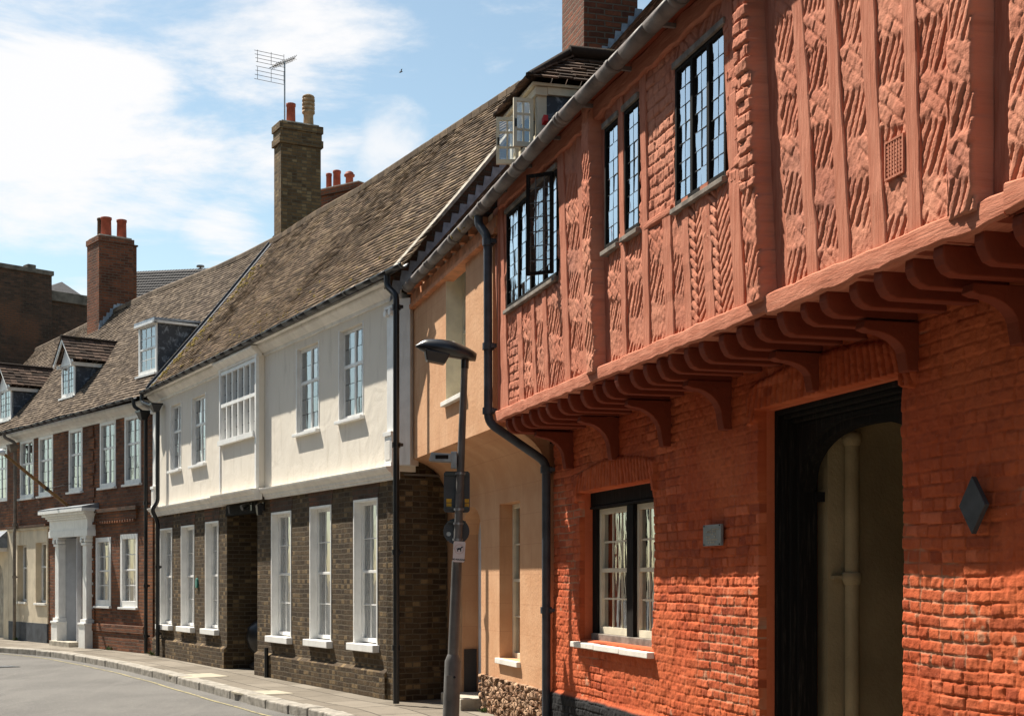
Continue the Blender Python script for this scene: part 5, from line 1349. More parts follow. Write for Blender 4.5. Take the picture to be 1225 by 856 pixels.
# dormers
TPB = (rz2(4) - ez2) / (RW2 + e2)
def dormer(px, py, du, hgt, gable, frame=.06, ch_m=None, lights=1, lab=None):
    """px,py: near bottom corner of the dormer's front on the roof slope"""
    u, w = F.on_roof(px, py, ez2, e2, TPB); tp = (rz2(u) - ez2) / (RW2 + e2)
    z0 = ez2 + (w + e2) * tp; z1 = z0 + hgt; ua = u - du
    wb = w + hgt / tp + .05
    b = MB(); b.box(ua, ua + .02, w + .03, wb, z0 - .1, z1, ch_m or M['leadcheek']); b.box(u - .02, u, w + .03, wb, z0 - .1, z1, ch_m or M['leadcheek'])
    b.box(ua - .02, u + .02, w - .01, w + .05, z0 - .12, z0, M['white']); b.box(ua - .05, u + .05, w - .07, w + .04, z0 - .02, z0 + .025, M['white'])
    d = b.build('dormer', bh, label=lab)
    window(d, ua, u, z0 + .03, z1, w, M['white'], M['glass'], cols=2 if lights == 2 else 3, rows=4, fw=.075, bw=.015, mull=1 if lights == 2 else 0, mw=.04, meet=(lights == 1), one=True, curtain=1, dep=.07, leadm=M['leadcame'] if lights == 2 else None)
    if gable:
        ov = .16; rise = .62; m_ = (ua + u) / 2; hw = du / 2 + ov; wr = w + (hgt + rise) / tp
        b = MB(); b.add([(ua - .02, w - .02, z1 - .04), (u + .02, w - .02, z1 - .04), (m_, w - .02, z1 + rise - .06)], [(0, 1, 2)], M['white'])
        for sx in (-1, 1):
            b.hexa([(m_ + sx * hw, w - ov, z1 - .06), (m_, w - ov, z1 + rise - .06), (m_, w - ov + .04, z1 + rise - .06), (m_ + sx * hw, w - ov + .04, z1 - .06),
                    (m_ + sx * hw, w - ov, z1 + .03), (m_, w - ov, z1 + rise + .04), (m_, w - ov + .04, z1 + rise + .04), (m_ + sx * hw, w - ov + .04, z1 + .03)], M['white'])
            x = m_ + sx * (du / 2 + .02); b.box(x - .05, x + .05, w - .1, wb + .1, z1 - .09, z1 + .0, M['trim'])
        b.build('dormer_gable', d, fix=False)
        t = MB(); rs = random.Random(int(px)); L = math.hypot(hw, rise); nr = 7
        for sx in (-1, 1):
            for j in range(nr):
                fr = j / nr; x = w - ov - .02; end = wb + (wr - wb) * fr + .15
                while x < end:
                    e_ = min(end, x + .16); f2 = min(1, fr + 1.35 / nr); a = m_ + sx * hw * (1 - fr); c = m_ + sx * hw * (1 - f2); za = z1 + .03 + rise * fr; zc = z1 + .03 + rise * f2; h = .02 + rs.uniform(0, .015)
                    t.hexa([(a, x, za + h), (a, e_, za + h), (c, e_, zc), (c, x, zc), (a, x, za + h + .022), (a, e_, za + h + .022), (c, e_, zc + .02), (c, x, zc + .02)], M['tile3'], rs.random()); x += .168
        t.tube([(m_, w - ov - .03, z1 + rise + .05), (m_, wr + .1, z1 + rise + .04)], .06, M['tile3'], 10)
        t.build('dormer_roof', d, fix=False)
    else:
        b = MB(); b.hexa([(ua - .06, w - .08, z1 + .0), (u + .08, w - .08, z1), (u + .08, wb + .25, z1 + .05), (ua - .06, wb + .25, z1 + .05), (ua - .06, w - .08, z1 + .06), (u + .08, w - .08, z1 + .06), (u + .08, wb + .25, z1 + .09), (ua - .06, wb + .25, z1 + .09)], M['bluelead'])
        b.box(u + .0, u + .09, w - .09, wb + .2, z1 - .05, z1 - .001, M['white']); b.box(ua - .05, u + .09, w - .09, w - .0, z1 - .05, z1 - .001, M['white']); b.build('dormer_roof', d)
dormer(187, 447, 1.0, 1.17, False, lab='flat-roofed lead-cheeked dormer')
dormer(89, 474, .92, .86, True, lights=2)
dormer(13, 502, 1.0, .90, True, lights=2)
# chimney on this ridge
wn = 2.2; un = F.u(118.5, -wn); uf = F.u(104, -wn); zt = F.z(118.5, 281, -wn); wfar = -F.o_at(166, un)
c = chimney(bh, uf, un, wn, wfar * .86 + wn * .14, 7.4, zt, M['chbrick'], .025, 1)
b = MB(); b.box(uf + .1, un - .15, wfar * .86 + wn * .14, wfar, 7.4, zt - .12, M['chbrick']); b.box(uf + .06, un - .11, wfar * .86 + wn * .14, wfar + .03, zt - .14, zt - .1, M['chbrick']); b.build('lower_stack', c)
for x, yt, r, m in ((120.5, 261, .10, 'darkbrick'), (127, 260, .15, 'pot'), (145.5, 263, .14, 'pot')):
    uq_ = (uf + un) / 2 + (.12 if m == 'pot' else -.12); wq = -F.o_at(x, uq_); pot(c, uq_, wq, zt, F.z(x, yt, -wq), r, M[m])
b = MB()
for k in range(7):
    w = wn + .02 + k * .10; z = rz2(un) - (RW2 - w) * TPB + .05 if w < RW2 else rz2(un)
    b.add([(un + .003 + x, yy, zz) for x in (0, .012) for yy, zz in ((w - .05, z - .1), (w + .08, z), (w + .08, z + .2), (w, z + .2))], [(0, 1, 2, 3), (7, 6, 5, 4), (0, 4, 5, 1), (1, 5, 6, 2), (2, 6, 7, 3), (3, 7, 4, 0)], M['bluelead'])
b.build('lead_flashing', c)

# ---- the next house along, of which only the edge shows
F2 = Frame(*BR.world(-.02, 0, 0)[:2], 6.3, -8.3)
nh = thing('neighbouring_house', 'edge of a brick and cream house with an arched doorway at the far left', 'house', F2.loc(), F2.rot)
F = F2; LN = -6.0
w0 = (F.u(-8), F.u(9), F.z(0, 600), 5.33); ad = (F.u(-14), F.u(5.5), -.2, 2.15)
wall('upper_wall', nh, M['redbrick'], LN, 0, 3.0, 5.5, 0, .3, [w0]); wall('cream_wall', nh, M['render'], LN, 0, -.15, 3.0, .03, .3, [ad])
hh = window(nh, w0[0], w0[1], w0[2], w0[3], .03, M['white'], M['glass'], cols=2, rows=5, fw=.075, bw=.012, mull=1, transom=.6, mw=.05, leadm=M['leadcame'], curtain=1, dep=.07, frame_out=.045)
b = MB(); n = 12; mid = (ad[0] + ad[1]) / 2; hw = (ad[1] - ad[0]) / 2
for i in range(n):
    x0 = ad[0] + 2 * hw * i / n; x1 = ad[0] + 2 * hw * (i + 1) / n; q = [ad[3] - .55 + .55 * math.sqrt(max(0, 1 - ((x - mid) / hw) ** 2)) for x in (x0, x1)]
    b.hexa([(x0, -.028, q[0]), (x1, -.028, q[1]), (x1, .25, q[1]), (x0, .25, q[0]), (x0, -.028, ad[3] + .001), (x1, -.028, ad[3] + .001), (x1, .25, ad[3] + .001), (x0, .25, ad[3] + .001)], M['render'])
b.build('arched_head', nh)
b = MB(); b.box(ad[0], ad[1], .2, .25, -.1, ad[3], M['stone']); b.build('door', nh)
b = MB(); b.hexa([(ad[0] - .3, -.55, 2.5), (.0 - .1, -.55, 2.5), (-.1, 0, 2.5), (ad[0] - .3, 0, 2.5), (ad[0] - .3, -.5, 2.56), (-.12, -.5, 2.56), (-.12, 0, 3.0), (ad[0] - .3, 0, 3.0)], M['lead']); b.box(ad[0] - .25, -.12, -.5, 0, 2.40, 2.498, M['trim']); b.build('porch_hood', nh)
b = MB(); mould(b, LN, 0, 0, [(-.05, 5.33), (.03, 5.33), (.04, 5.38), (.10, 5.42), (.20, 5.46), (.22, 5.52), (.22, 5.56), (-.05, 5.56)], M['trim']); b.build('cornice', nh)
half_gutter(nh, (LN, -.37, 5.58), (0, -.37, 5.60), .055, M['black'], joints=1.8)
b = MB(); b.box(LN, -.02, 1.2, 1.25, 0, 5.6, M['room']); b.box(LN, 0, 5.9, 6.1, -.1, 5.6, M['redbrick']); b.box(LN, LN + .2, .3, 6, -.1, 5.6, M['redbrick'])
for s_ in range(10):
    pass
b.build('rear_wall', nh)
F = BR

# ---- tall dark brick building behind, stepped down at its right
def face_frame(x0, D0, x1, D1):
    X0, X1 = (x0 - CX) / FPX * D0, (x1 - CX) / FPX * D1; return Frame(X0, D0, X1 - X0, D1 - D0)
F = face_frame(-30, 47, 110, 50)
tb = thing('tall_brick_building', 'tall dark brown brick building rising behind the dormered roof, with stone coping', 'building', F.loc(), F.rot)
u1, u2 = F.u(62), F.u(106); zt = F.z(30, 325)
b = MB(); b.box(-3, u1, 0, 8, -.1, zt, M['darkbrick']); b.build('wall', tb)
b = MB(); b.box(-3.05, u1 + .05, -.08, .35, zt, zt + .16, M['coping']); b.box(u1 - .9, u1 - .6, -.06, .3, zt + .16, zt + .28, M['coping']); b.build('coping', tb, bevel=.02)
zl = F.z(84, 362); b = MB(); b.box(u1 + .002, u2 + 1, .15, 7.8, -.1, zl, M['darkbrick']); b.build('lower_wall', tb)
b = MB(); b.box(u1 + .01, u2 + 1, .05, .4, zl, zl + .35, M['coping']); b.build('coping', tb, bevel=.02)
b = MB(); pk = F.z(74, 337, -2.5); zl2 = zl + .3; um_ = F.u(74, -2.5)
b.add([(u1 + .02, .5, F.z(62, 346, -.5)), (um_, 2.5, pk), (u2 + .4, .5, F.z(104, 357, -.5) - .1), (um_, 7, pk), (u2 + 1, 7, zl2), (u1, 7, zl2), (u1 + .02, .5, zl), (u2 + .4, .5, zl)], [(0, 1, 2), (1, 3, 4, 2), (0, 5, 3, 1), (0, 2, 7, 6)], M['slateroof'])
b.build('roof', tb, fix=False)
# ---- rear range with its dark roof, seen between chimney and ridge
F = face_frame(150, 44, 250, 42)
rr = thing('rear_house', 'dark roofed building behind the ridge, left of the tall buff chimney', 'house', F.loc(), F.rot)
a, c = F.u(100), F.u(236); zt = F.z(175, 323, -1.8)
zt2 = F.z(232, 330, -1.8); ca_ = F.u(150, -1.8); cc_ = F.u(234, -1.8)
b = MB(); nk = 24
nk = 40
for j in range(22):
    for k in range(nk):
        x0 = a + (c - a) * k / nk; x1 = a + (c - a) * (k + 1) / nk - .01; s = j / 22; zr = zt + (zt2 - zt) * k / nk
        z0 = zr - 2.2 * (1 - s); z1 = zr - 2.2 * (1 - s - .06); h = .02
        b.hexa([(x0, 1.8 * s - .02, z0 + h), (x1, 1.8 * s - .02, z0 + h), (x1, 1.8 * (s + .06), z1), (x0, 1.8 * (s + .06), z1), (x0, 1.8 * s - .02, z0 + h + .03), (x1, 1.8 * s - .02, z0 + h + .03), (x1, 1.8 * (s + .06), z1 + .02), (x0, 1.8 * (s + .06), z1 + .02)], M['slateroof'], random.random())
b.build('roof', rr, fix=False)
b = MB(); b.box(a, c, .1, 3.5, -.1, zt2 - 2.25, M['darkbrick']); b.add([(x, y, z) for x in (a + .05, c - .05) for y, z in ((.05, zt2 - 2.25), (1.8, zt2 - .1), (3.6, zt2 - 2.25))], [(0, 1, 2), (3, 5, 4), (1, 4, 5, 2)], M['darkbrick']); b.build('wall', rr)
b = MB(); up_ = F.u(237, -1.8); b.lathe(up_, 1.9, [(.09, zt2 - 1.2), (.09, F.z(237, 325, -1.9)), (.11, F.z(237, 325, -1.9)), (.11, F.z(237, 323, -1.9))], M['pot'], 12); zc_ = F.z(237, 318, -1.9)
b.lathe(up_, 1.9, [(.03, F.z(237, 323, -1.9)), (.03, zc_ - .05), (.13, zc_ - .05), (.12, zc_)], M['steel'], 12); b.box(up_ - .2, up_ + .2, 1.7, 2.1, -.1 + 5, F.z(237, 336, -1.9), M['darkbrick']); b.build('flue', rr)
# ---- brick chimney of a house at the back
F = face_frame(380.5, 36, 429, 35.2)
bc = thing('rear_chimney', 'short brick chimney with three red pots behind the mossy ridge', 'chimney', F.loc(), F.rot)
zt = F.z(400, 224); a, c = 0, F.u(429)
chimney(bc, a, c, 0, .6, 5, zt, M['chbrick'], .05, 1)
for x, y0, r, k in ((393.5, 207.5, .075, 'plain'), (403, 204, .10, 'plain'), (418, 205, .11, 'hood')):
    u = F.u(x, -.3); pot(bc, u, .3, zt, F.z(x, y0, -.3), r, M['pot'], k)
u = F.u(436, -.8); b = MB(); b.lathe(u, .8, [(.1, zt - 1.5), (.1, zt - .3), (.13, zt - .28), (.12, zt - .2)], M['dark'], 10); b.build('flue_cap', bc)

# ================================================================ things on the white and brick houses
F = BR
uf_ = F.u(85); zf = F.z(85, 608); ot = F.o_at(5, uf_); ztp = F.z(5, 543, ot)
fp = thing('flagpole', 'bare brown wooden flagpole with a silver knob, angled out above the white porch', 'flagpole', F.world(uf_, 0, zf), F.rot)
dz_ = ztp - zf
b = MB(); b.tube([(0, .0, 0), (0, -ot, dz_)], [.045, .038], M['goldpole'], 12); b.build('pole', fp)
b = MB(); v = Vector((0, -ot, dz_)).normalized(); e = Vector((0, -ot, dz_)); b.tube([tuple(e - v * .02), tuple(e + v * .03), tuple(e + v * .08), tuple(e + v * .13), tuple(e + v * .15)], [.03, .075, .085, .06, .01], M['white'], 14); b.build('knob', fp)
b = MB(); q = v * .75; b.tube([tuple(v * .72), tuple(v * .80)], .055, M['black'], 10); b.tube([tuple(v * .76), (0, 0, .62)], .008, M['black'], 5); b.box(-.06, .06, -.06, .01, -.08, .08, M['black']); b.build('bracket', fp)
F = WH
t = MB(); n = 16; gx, gz = F.u(236.5), F.z(236.5, 697)
t.prism_y([(.07 * math.cos(2 * math.pi * i / n), .10 * math.sin(2 * math.pi * i / n)) for i in range(n)], -.035, 0, M['green'])
o = t.build('oval_plaque', None, bevel=.004); o.location = F.world(gx, -.002, gz); o.rotation_euler = (0, 0, F.rot); tag(o, 'small green oval plaque on dark brick between two white sash windows', 'plaque')
# notice in the middle window of the right-hand three
w = wins[4]; F = WH
nt = thing('window_notice', 'printed notice on a white board inside the middle sash window right of the passage', 'notice', F.world(w[0] + .42, .26, w[2] + .12), F.rot)
b = MB(); b.box(-.28, .36, 0, .01, .0, .88, M['signface']); b.build('board', nt)
b = MB(); b.box(-.14, .30, -.012, -.002, .46, .84, M['bluelead']); b.build('picture', nt)
b = MB(); b.box(-.13, .0, -.014, -.004, .10, .42, M['ink']); b.build('dark_panel', nt)
# lamps by the passage head
for px, py, lab in ((311, 606, 'small black lantern on the wall just right of the brick passage mouth'), (297, 606, 'small black camera housing under the moulding inside the passage mouth')):
    F = WH; u = F.u(px, .08); z = F.z(px, py, .08)
    wl = thing('wall_lamp' if px == 311 else 'security_camera', lab, 'wall lamp' if px == 311 else 'camera', F.world(u, 0, z), F.rot)
    b = MB(); b.box(-.03, .03, -.03, .0, -.06, .08, M['black']); b.tube([(0, -.02, .05), (0, -.09, .06)], .012, M['black'], 8); b.build('bracket', wl)
    b = MB()
    if px == 311: b.hexa([(-.035, -.125, -.14), (.035, -.125, -.14), (.035, -.055, -.14), (-.035, -.055, -.14), (-.055, -.145, .02), (.055, -.145, .02), (.055, -.035, .02), (-.055, -.035, .02)], M['lamp']); b.hexa([(-.06, -.15, .021), (.06, -.15, .021), (.06, -.03, .021), (-.06, -.03, .021), (-.02, -.11, .06), (.02, -.11, .06), (.02, -.07, .06), (-.02, -.07, .06)], M['lamp'])
    else: b.tube([(-.02, -.09, .03), (-.0, -.2, -.02)], [.045, .05], M['lamp'], 12)
    b.build('housing', wl)
# guard stone / bin in the passage
F = WH; bu_ = pas[0] + .36; yb_ = .55
b = MB(); b.lathe(0, 0, [(.20, 0), (.24, .1), (.13, .18), (.15, .3), (.25, .42), (.29, .6), (.26, .78), (.14, .9), (.03, .95)], M['black'], 18)
o = b.build('bollard', None, fix=False); o.location = F.world(bu_, yb_, -.02); o.rotation_euler = (0, 0, F.rot); tag(o, 'rounded black iron guard bollard standing in the dark brick passage', 'bollard')

# ================================================================ STREET LAMP and signs
D = 15.3; LX = (538.5 - CX) / FPX * D; TX = (556 - CX) / FPX * D
def lz(y): return CAMZ + (HZ - y) * D / FPX
sl = thing('street_lamp', 'slender grey street lamp leaning slightly on the pavement by the peach house', 'street lamp', (LX, D, 0))
top = lz(434); lean = (TX - LX) / top
def lx(z): return lean * z
zb_ = lz(790)
b = MB(); b.tube([(0, 0, -.05), (lx(zb_), 0, zb_), (lx(zb_ + .07), 0, zb_ + .07)], [.09, .088, .06], M['post'], 20); b.box(-.035, .035, -.094, -.08, .35, .62, M['post']); b.tube([(0.05, -.088, .6), (.05, -.1, .6)], .014, M['ink'], 8); b.build('base', sl)
b = MB(); b.tube([(lx(zb_ + .06), 0, zb_ + .06), (lx(lz(670)), 0, lz(670))], [.058, .054], M['post'], 16); b.tube([(lx(lz(670)), 0, lz(670)), (lx(top), 0, top)], [.046, .036], M['post'], 16); b.build('pole', sl)
hz_ = top; hx = lx(top)
b = MB(); ax = Vector((-1, -.15, .18)).normalized(); sy = Vector((.15, -1, 0)).normalized(); pz_ = ax.cross(sy).normalized() if ax.cross(sy).z > 0 else -ax.cross(sy).normalized()
O = Vector((hx + .11, 0, hz_ + .0)); Ls = .66; ns = 16; ring = 14; vs = []
for i in range(ns + 1):
    t = i / ns; w = .135 * math.sin(math.pi * min(1, .12 + .88 * t) ** .9) ** .6 if 0 < t < 1 else (.05 if t == 0 else .012)
    hgt = (.055 + .055 * math.sin(math.pi * t) ** .8) * (1 if t < .9 else (1 - t) * 8 + .2); c = O + ax * (Ls * t) + pz_ * (.05 + .02 * math.sin(math.pi * t))
    for k in range(ring):
        a = 2 * math.pi * k / ring; s_, c_ = math.sin(a), math.cos(a); v = c + sy * (w * c_) + pz_ * ((hgt * s_) if s_ > 0 else hgt * .6 * s_); vs.append(tuple(v))
b.add(vs, [(i * ring + k, i * ring + (k + 1) % ring, (i + 1) * ring + (k + 1) % ring, (i + 1) * ring + k) for i in range(ns) for k in range(ring)], M['lamp'], 0, True)
b.add(vs[:ring], [tuple(range(ring))], M['lamp']); b.add(vs[-ring:], [tuple(range(ring))], M['lamp'])
b.tube([(hx, 0, hz_ - .06), (hx + .005, 0, hz_ + .08)], .042, M['lamp'], 12)
hd = b.build('lamp_head', sl, fix=True)
b = MB(); c = O + ax * .42; p = [c + ax * q * 1.0 + sy * r + pz_ * s_ for s_, k_ in ((-.085, .7), (.03, 1)) for q, r in ((.14 * k_, .1 * k_), (-.14 * k_, .1 * k_), (-.14 * k_, -.1 * k_), (.14 * k_, -.1 * k_))]
b.hexa(p, M['lamp']); b.build('lamp_bowl', hd, bevel=.012)
b = MB(); c = O + ax * .27 + pz_ * .125; b.tube([tuple(c), tuple(c + Vector((0, 0, .04))), tuple(c + Vector((0, 0, .055)))], [.042, .042, .02], M['trim'], 14); b.build('photocell', hd)
b = MB()
for y in (566, 609, 626, 645): z = lz(y); b.tube([(lx(z), 0, z - .012), (lx(z), 0, z + .012)], .056, M['steel'], 14, False)
b.build('clamp_band', sl)
def wpos(x, y, d): return ((x - CX) / FPX * d, d, CAMZ + (HZ - y) * d / FPX)
# rectangular sign seen from the back
d2 = D + .09
t = thing('road_sign', 'large rectangular road sign seen from its grey back, with yellow stickers', 'road sign', wpos(546.5, 588, d2), R(4))
w_, h_ = 15.5 / FPX * d2, 24.5 / FPX * d2
b = MB(); b.prism_y([(-w_ + .02, -h_), (w_ - .02, -h_), (w_, -h_ + .02), (w_, h_ - .02), (w_ - .02, h_), (-w_ + .02, h_), (-w_, h_ - .02), (-w_, -h_ + .02)], 0, .012, M['signback']); b.build('panel', t)
b = MB(); b.box(-w_ + .015, w_ - .015, -.03, -.001, h_ - .045, h_ - .015, M['black']); b.box(-w_ + .015, w_ - .015, -.03, -.001, -h_ + .03, -h_ + .06, M['black']); b.build('rail', t)
for sx in (-1, 1):
    for k in (0, 1):
        b = MB(); xc = -.085 if sx < 0 else .105; b.box(xc - .028 if sx < 0 else xc - .02, xc + .028, -.004, -.001, -.115 - k * .048, -.075 - k * .048, M['yellow']); b.build('sticker', t)
t = thing('round_sign', 'round traffic sign seen from its dark back, on the lamp post under the rectangular one', 'road sign', wpos(546, 635, d2), R(4))
n = 28; r = 15.6 / FPX * d2
b = MB(); b.prism_y([(r * math.cos(2 * math.pi * i / n), r * math.sin(2 * math.pi * i / n)) for i in range(n)], 0, .01, M['signback']); b.build('disc', t)
b = MB(); b.tube([(-.085, -.001, -.03), (-.085, -.012, -.03)], .025, M['steel'], 12); b.box(-.1, .1, -.03, -.001, .085, .11, M['black']); b.build('fixing', t)
# small dog-fouling notice, facing the viewer
d3 = D - .085
ns_ = thing('no_fouling_sign', 'small white sign with a black dog, reading NO FOULING, on the lamp post', 'sign', wpos(549.2, 659.5, d3), R(-2))
ns_.rotation_euler = (0, R(4), R(-2))
w_, h_ = 7.0 / FPX * d3, 12.4 / FPX * d3
b = MB(); b.prism_y([(-w_ + .01, -h_), (w_ - .01, -h_), (w_, -h_ + .01), (w_, h_ - .01), (w_ - .01, h_), (-w_ + .01, h_), (-w_, h_ - .01), (-w_, -h_ + .01)], 0, .006, M['signface']); b.build('panel', ns_)
b = MB(); n = 30
for i in range(n):
    a, c = 2 * math.pi * i / n, 2 * math.pi * (i + 1) / n
    b.quad((.052 * math.cos(a), -.0022, .028 + .052 * math.sin(a)), (.052 * math.cos(c), -.0022, .028 + .052 * math.sin(c)), (.047 * math.cos(c), -.0022, .028 + .047 * math.sin(c)), (.047 * math.cos(a), -.0022, .028 + .047 * math.sin(a)), M['pinkink'])
b.build('circle', ns_, fix=False)
dog = [(-.024, -.006), (-.016, -.008), (-.010, .014), (.006, .016), (.012, -.008), (.019, -.006), (.018, .022), (.022, .034), (.036, .038), (.034, .046), (.026, .050), (.020, .048), (.012, .034), (-.014, .032), (-.024, .024), (-.030, .030), (-.032, .026), (-.022, .014)]
b = MB(); b.add([(x + .002, -.0024, z + .008) for x, z in dog], [tuple(range(len(dog)))], M['ink']); b.build('dog_symbol', ns_, fix=False)
cu_ = bpy.data.curves.new('lettering', 'FONT'); cu_.body = 'NO FOULING'; cu_.size = .0235; cu_.align_x = 'CENTER'; cu_.offset = .0009; cu_.extrude = .0004
to = bpy.data.objects.new('tmp', cu_); COL.objects.link(to); bpy.context.view_layer.update()
me = bpy.data.meshes.new_from_object(to.evaluated_get(bpy.context.evaluated_depsgraph_get())); bpy.data.objects.remove(to)
me.materials.clear(); me.materials.append(M['ink']); lo_ = bpy.data.objects.new('lettering', me); COL.objects.link(lo_); lo_.parent = ns_; lo_.rotation_euler = (R(90), 0, 0); lo_.location = (0, -.003, -.092)
# sign light
t = thing('sign_light', 'white box floodlight bracketed out to the left of the lamp post', 'light fitting', wpos(543.5, 548, D - .02))
b = MB(); b.box(-.035, .03, -.05, .05, -.11, .07, M['steel']); b.build('bracket', t, bevel=.004)
b = MB(); b.hexa([(-.27, -.08, -.03), (-.03, -.08, -.045), (-.03, .08, -.045), (-.27, .08, -.03), (-.245, -.08, .058), (-.035, -.08, .045), (-.035, .08, .045), (-.245, .08, .058)], M['steel']); b.box(-.20, -.06, -.084, -.078, -.012, .03, M['dark']); b.build('housing', t, bevel=.006)

# ================================================================ GROUND
def gp(x, y): d = CAMZ * FPX / (y - HZ); return ((x - CX) / FPX * d, d)
kp = [(-46, 74), (-33, 60), (-23, 47.5), gp(-60, 769.5), gp(0, 774), gp(60, 779), gp(130, 790.5), gp(190, 803.5), gp(255, 820.5), gp(330, 839.5), gp(400, 857)]
last = kp[-1]
RDn = (-RD.ix, -RD.iy)
offk = (last[0] - RD.X) * RDn[0] + (last[1] - RD.Y) * RDn[1]
for u in (3, 6, 10, 16, 26, 40): kp.append((RD.X + RD.dx * u + RDn[0] * offk, RD.Y + RD.dy * u + RDn[1] * offk))
# resample smoothly
P = [Vector((a, c)) for a, c in kp]; cm_ = []
for i in range(len(P) - 1):
    p0_, p1_, p2_, p3_ = P[max(0, i - 1)], P[i], P[i + 1], P[min(len(P) - 1, i + 2)]
    m = max(2, int((p2_ - p1_).length / .3))
    for k in range(m):
        t = k / m; cm_.append(.5 * ((2 * p1_) + (-p0_ + p2_) * t + (2 * p0_ - 5 * p1_ + 4 * p2_ - p3_) * t * t + (-p0_ + 3 * p1_ - 3 * p2_ + p3_) * t ** 3))
cm_.append(P[-1])
# even spacing
ev = [cm_[0]]; acc = 0
for a, c in zip(cm_, cm_[1:]):
    L_ = (c - a).length; acc += L_
    while acc >= .3:
        acc -= .3; ev.append(c - (c - a).normalized() * acc if L_ > 0 else c)
def nrm(i):
    a = ev[max(0, i - 1)]; c = ev[min(len(ev) - 1, i + 1)]; d = (c - a).normalized(); return Vector((-d.y, d.x))     # towards the houses
b = MB(); s0 = 0
vs = []; uvs = []
WI = 9.0
for i, p in enumerate(ev):
    n_ = nrm(i)
    for off_ in (.27, 1.0, 2.0, WI): q = p + n_ * off_; vs.append((q.x, q.y, 0.0)); uvs.append((i * .3, off_))
fs = [(i * 4 + k, (i + 1) * 4 + k, (i + 1) * 4 + k + 1, i * 4 + k + 1) for i in range(len(ev) - 1) for k in range(3)]
me = bpy.data.meshes.new('pavement'); me.from_pydata(vs, [], fs); l = me.uv_layers.new(name='UVMap')
for lp in me.loops: l.data[lp.index].uv = uvs[lp.vertex_index]
me.materials.append(M['flags']); pv = bpy.data.objects.new('pavement', me); COL.objects.link(pv); tag(pv, kind='structure')
if me.polygons[0].normal.z < 0: me.flip_normals()
b = MB(); rs = random.Random(12); i = 0
while i < len(ev) - 4:
    ln = 3 if rs.random() < .7 else 2; j = i + ln; a, c = ev[i], ev[j]; na, nc = nrm(i), nrm(j); d = (c - a).normalized() * .008; dz = rs.uniform(-.006, .008); sh = rs.uniform(-.012, .012)
    a2, c2 = a + d, c - d
    q = [a2 - na * (.0 + sh), c2 - nc * (.0 + sh), c2 + nc * .27, a2 + na * .27]
    b.hexa([(v.x, v.y, -.3) for v in q] + [(v.x, v.y, .006 + dz) for v in q], M['kerb']); i = j
o = b.build('kerb', None, bevel=.018); tag(o, kind='structure')
b = MB(); rs = random.Random(6)
for i in range(len(ev) - 1):
    w1, w2 = .28 + .012 * math.sin(i * .7), .28 + .012 * math.sin((i + 1) * .7); na, nc = nrm(i), nrm(i + 1)
    b.quad(*[(v.x, v.y, -.114) for v in (ev[i] - na * (w1 + .05), ev[i + 1] - nc * (w2 + .05), ev[i + 1] - nc * w2, ev[i] - na * w1)], M['line'])
o = b.build('road_marking', None, fix=False); tag(o, kind='structure')
b = MB(); vs = [(-60 + 5 * i, -40 + 5 * j, -.12) for j in range(28) for i in range(25)]
b.add(vs, [(j * 25 + i, j * 25 + i + 1, (j + 1) * 25 + i + 1, (j + 1) * 25 + i) for j in range(27) for i in range(24)], M['asphalt']); o = b.build('road', None, fix=False); tag(o, kind='structure')
b = MB(); b.quad((-900, -900, -.16), (900, -900, -.16), (900, 900, -.16), (-900, 900, -.16), M['earth']); o = b.build('ground', None, fix=False); tag(o, kind='structure')
# replaced pale slabs let into the pavement
for (xa, ya, xb, yb, xc_, yc_, xd, yd, lab) in ((225, 811, 274, 808.5, 250, 804.5, 0, 0, ''), (300, 831, 352, 829, 326, 824.5, 0, 0, '')):
    p = [gp(xa, ya), gp(xb, yb), gp(xb - 22, yb - 3.8), gp(xa - 24, ya - 4.2)]
    b = MB(); b.hexa([(x, y, -.02) for x, y in p] + [(x, y, .005) for x, y in p], M['palestone']); o = b.build('paving_slab', None, fix=True); tag(o, kind='structure')
dc = gp(18, 789); b = MB(); b.box(-.25, .25, -.22, .22, -.13, -.112, M['black'])
for k in range(7): b.box(-.21, .21, -.19 + k * .06, -.165 + k * .06, -.112, -.106, M['steel'])
o = b.build('drain_cover', None); o.location = (dc[0] - .1, dc[1] - .3, 0); o.rotation_euler = (0, 0, R(-50)); tag(o, 'iron drain grating in the road beside the far left kerb', 'drain cover')
# ---- weeds at the wall foot
def weed(x, y, z, s, seed, lab, grp='weeds along the wall foot'):
    rs = random.Random(seed); b = MB()
    for k in range(26):
        a = rs.uniform(0, 6.28); t = rs.uniform(.2, 1.1); l = s * rs.uniform(.5, 1.1); bx_, by_ = rs.uniform(-.3, .3) * s, rs.uniform(-.3, .3) * s
        p = Vector((bx_, by_, 0)); d = Vector((math.cos(a) * math.sin(t), math.sin(a) * math.sin(t), math.cos(t))) * l; w = Vector((-math.sin(a), math.cos(a), 0)) * s * .10
        m_ = p + d * .55; b.add([tuple(p), tuple(m_ + w), tuple(p + d - Vector((0, 0, l * .2))), tuple(m_ - w)], [(0, 1, 2, 3)], M['weed'])
    o = b.build('weed', None, fix=False); o.location = (x, y, z); tag(o, lab, 'weed', grp)
q = PE.world(PE.u(584), -.06, 0); weed(q[0], q[1], 0, .10, 1, 'green weed at the foot of the rubble stone base beside the doorstep')
q = BR.world(BR.u(20, .1), -.15, 0); weed(q[0], q[1], 0, .16, 2, 'weed tuft at the foot of the brown downpipe on the cream wall')
q = WH.world(.15, -.12, 0); weed(q[0], q[1], 0, .16, 3, 'weed tuft at the foot of the two black downpipes')
q = BR.world(BR.u(130, .1), -.10, 0); weed(q[0], q[1], 0, .14, 4, 'weed tuft at the brick wall foot under the two white sash windows')
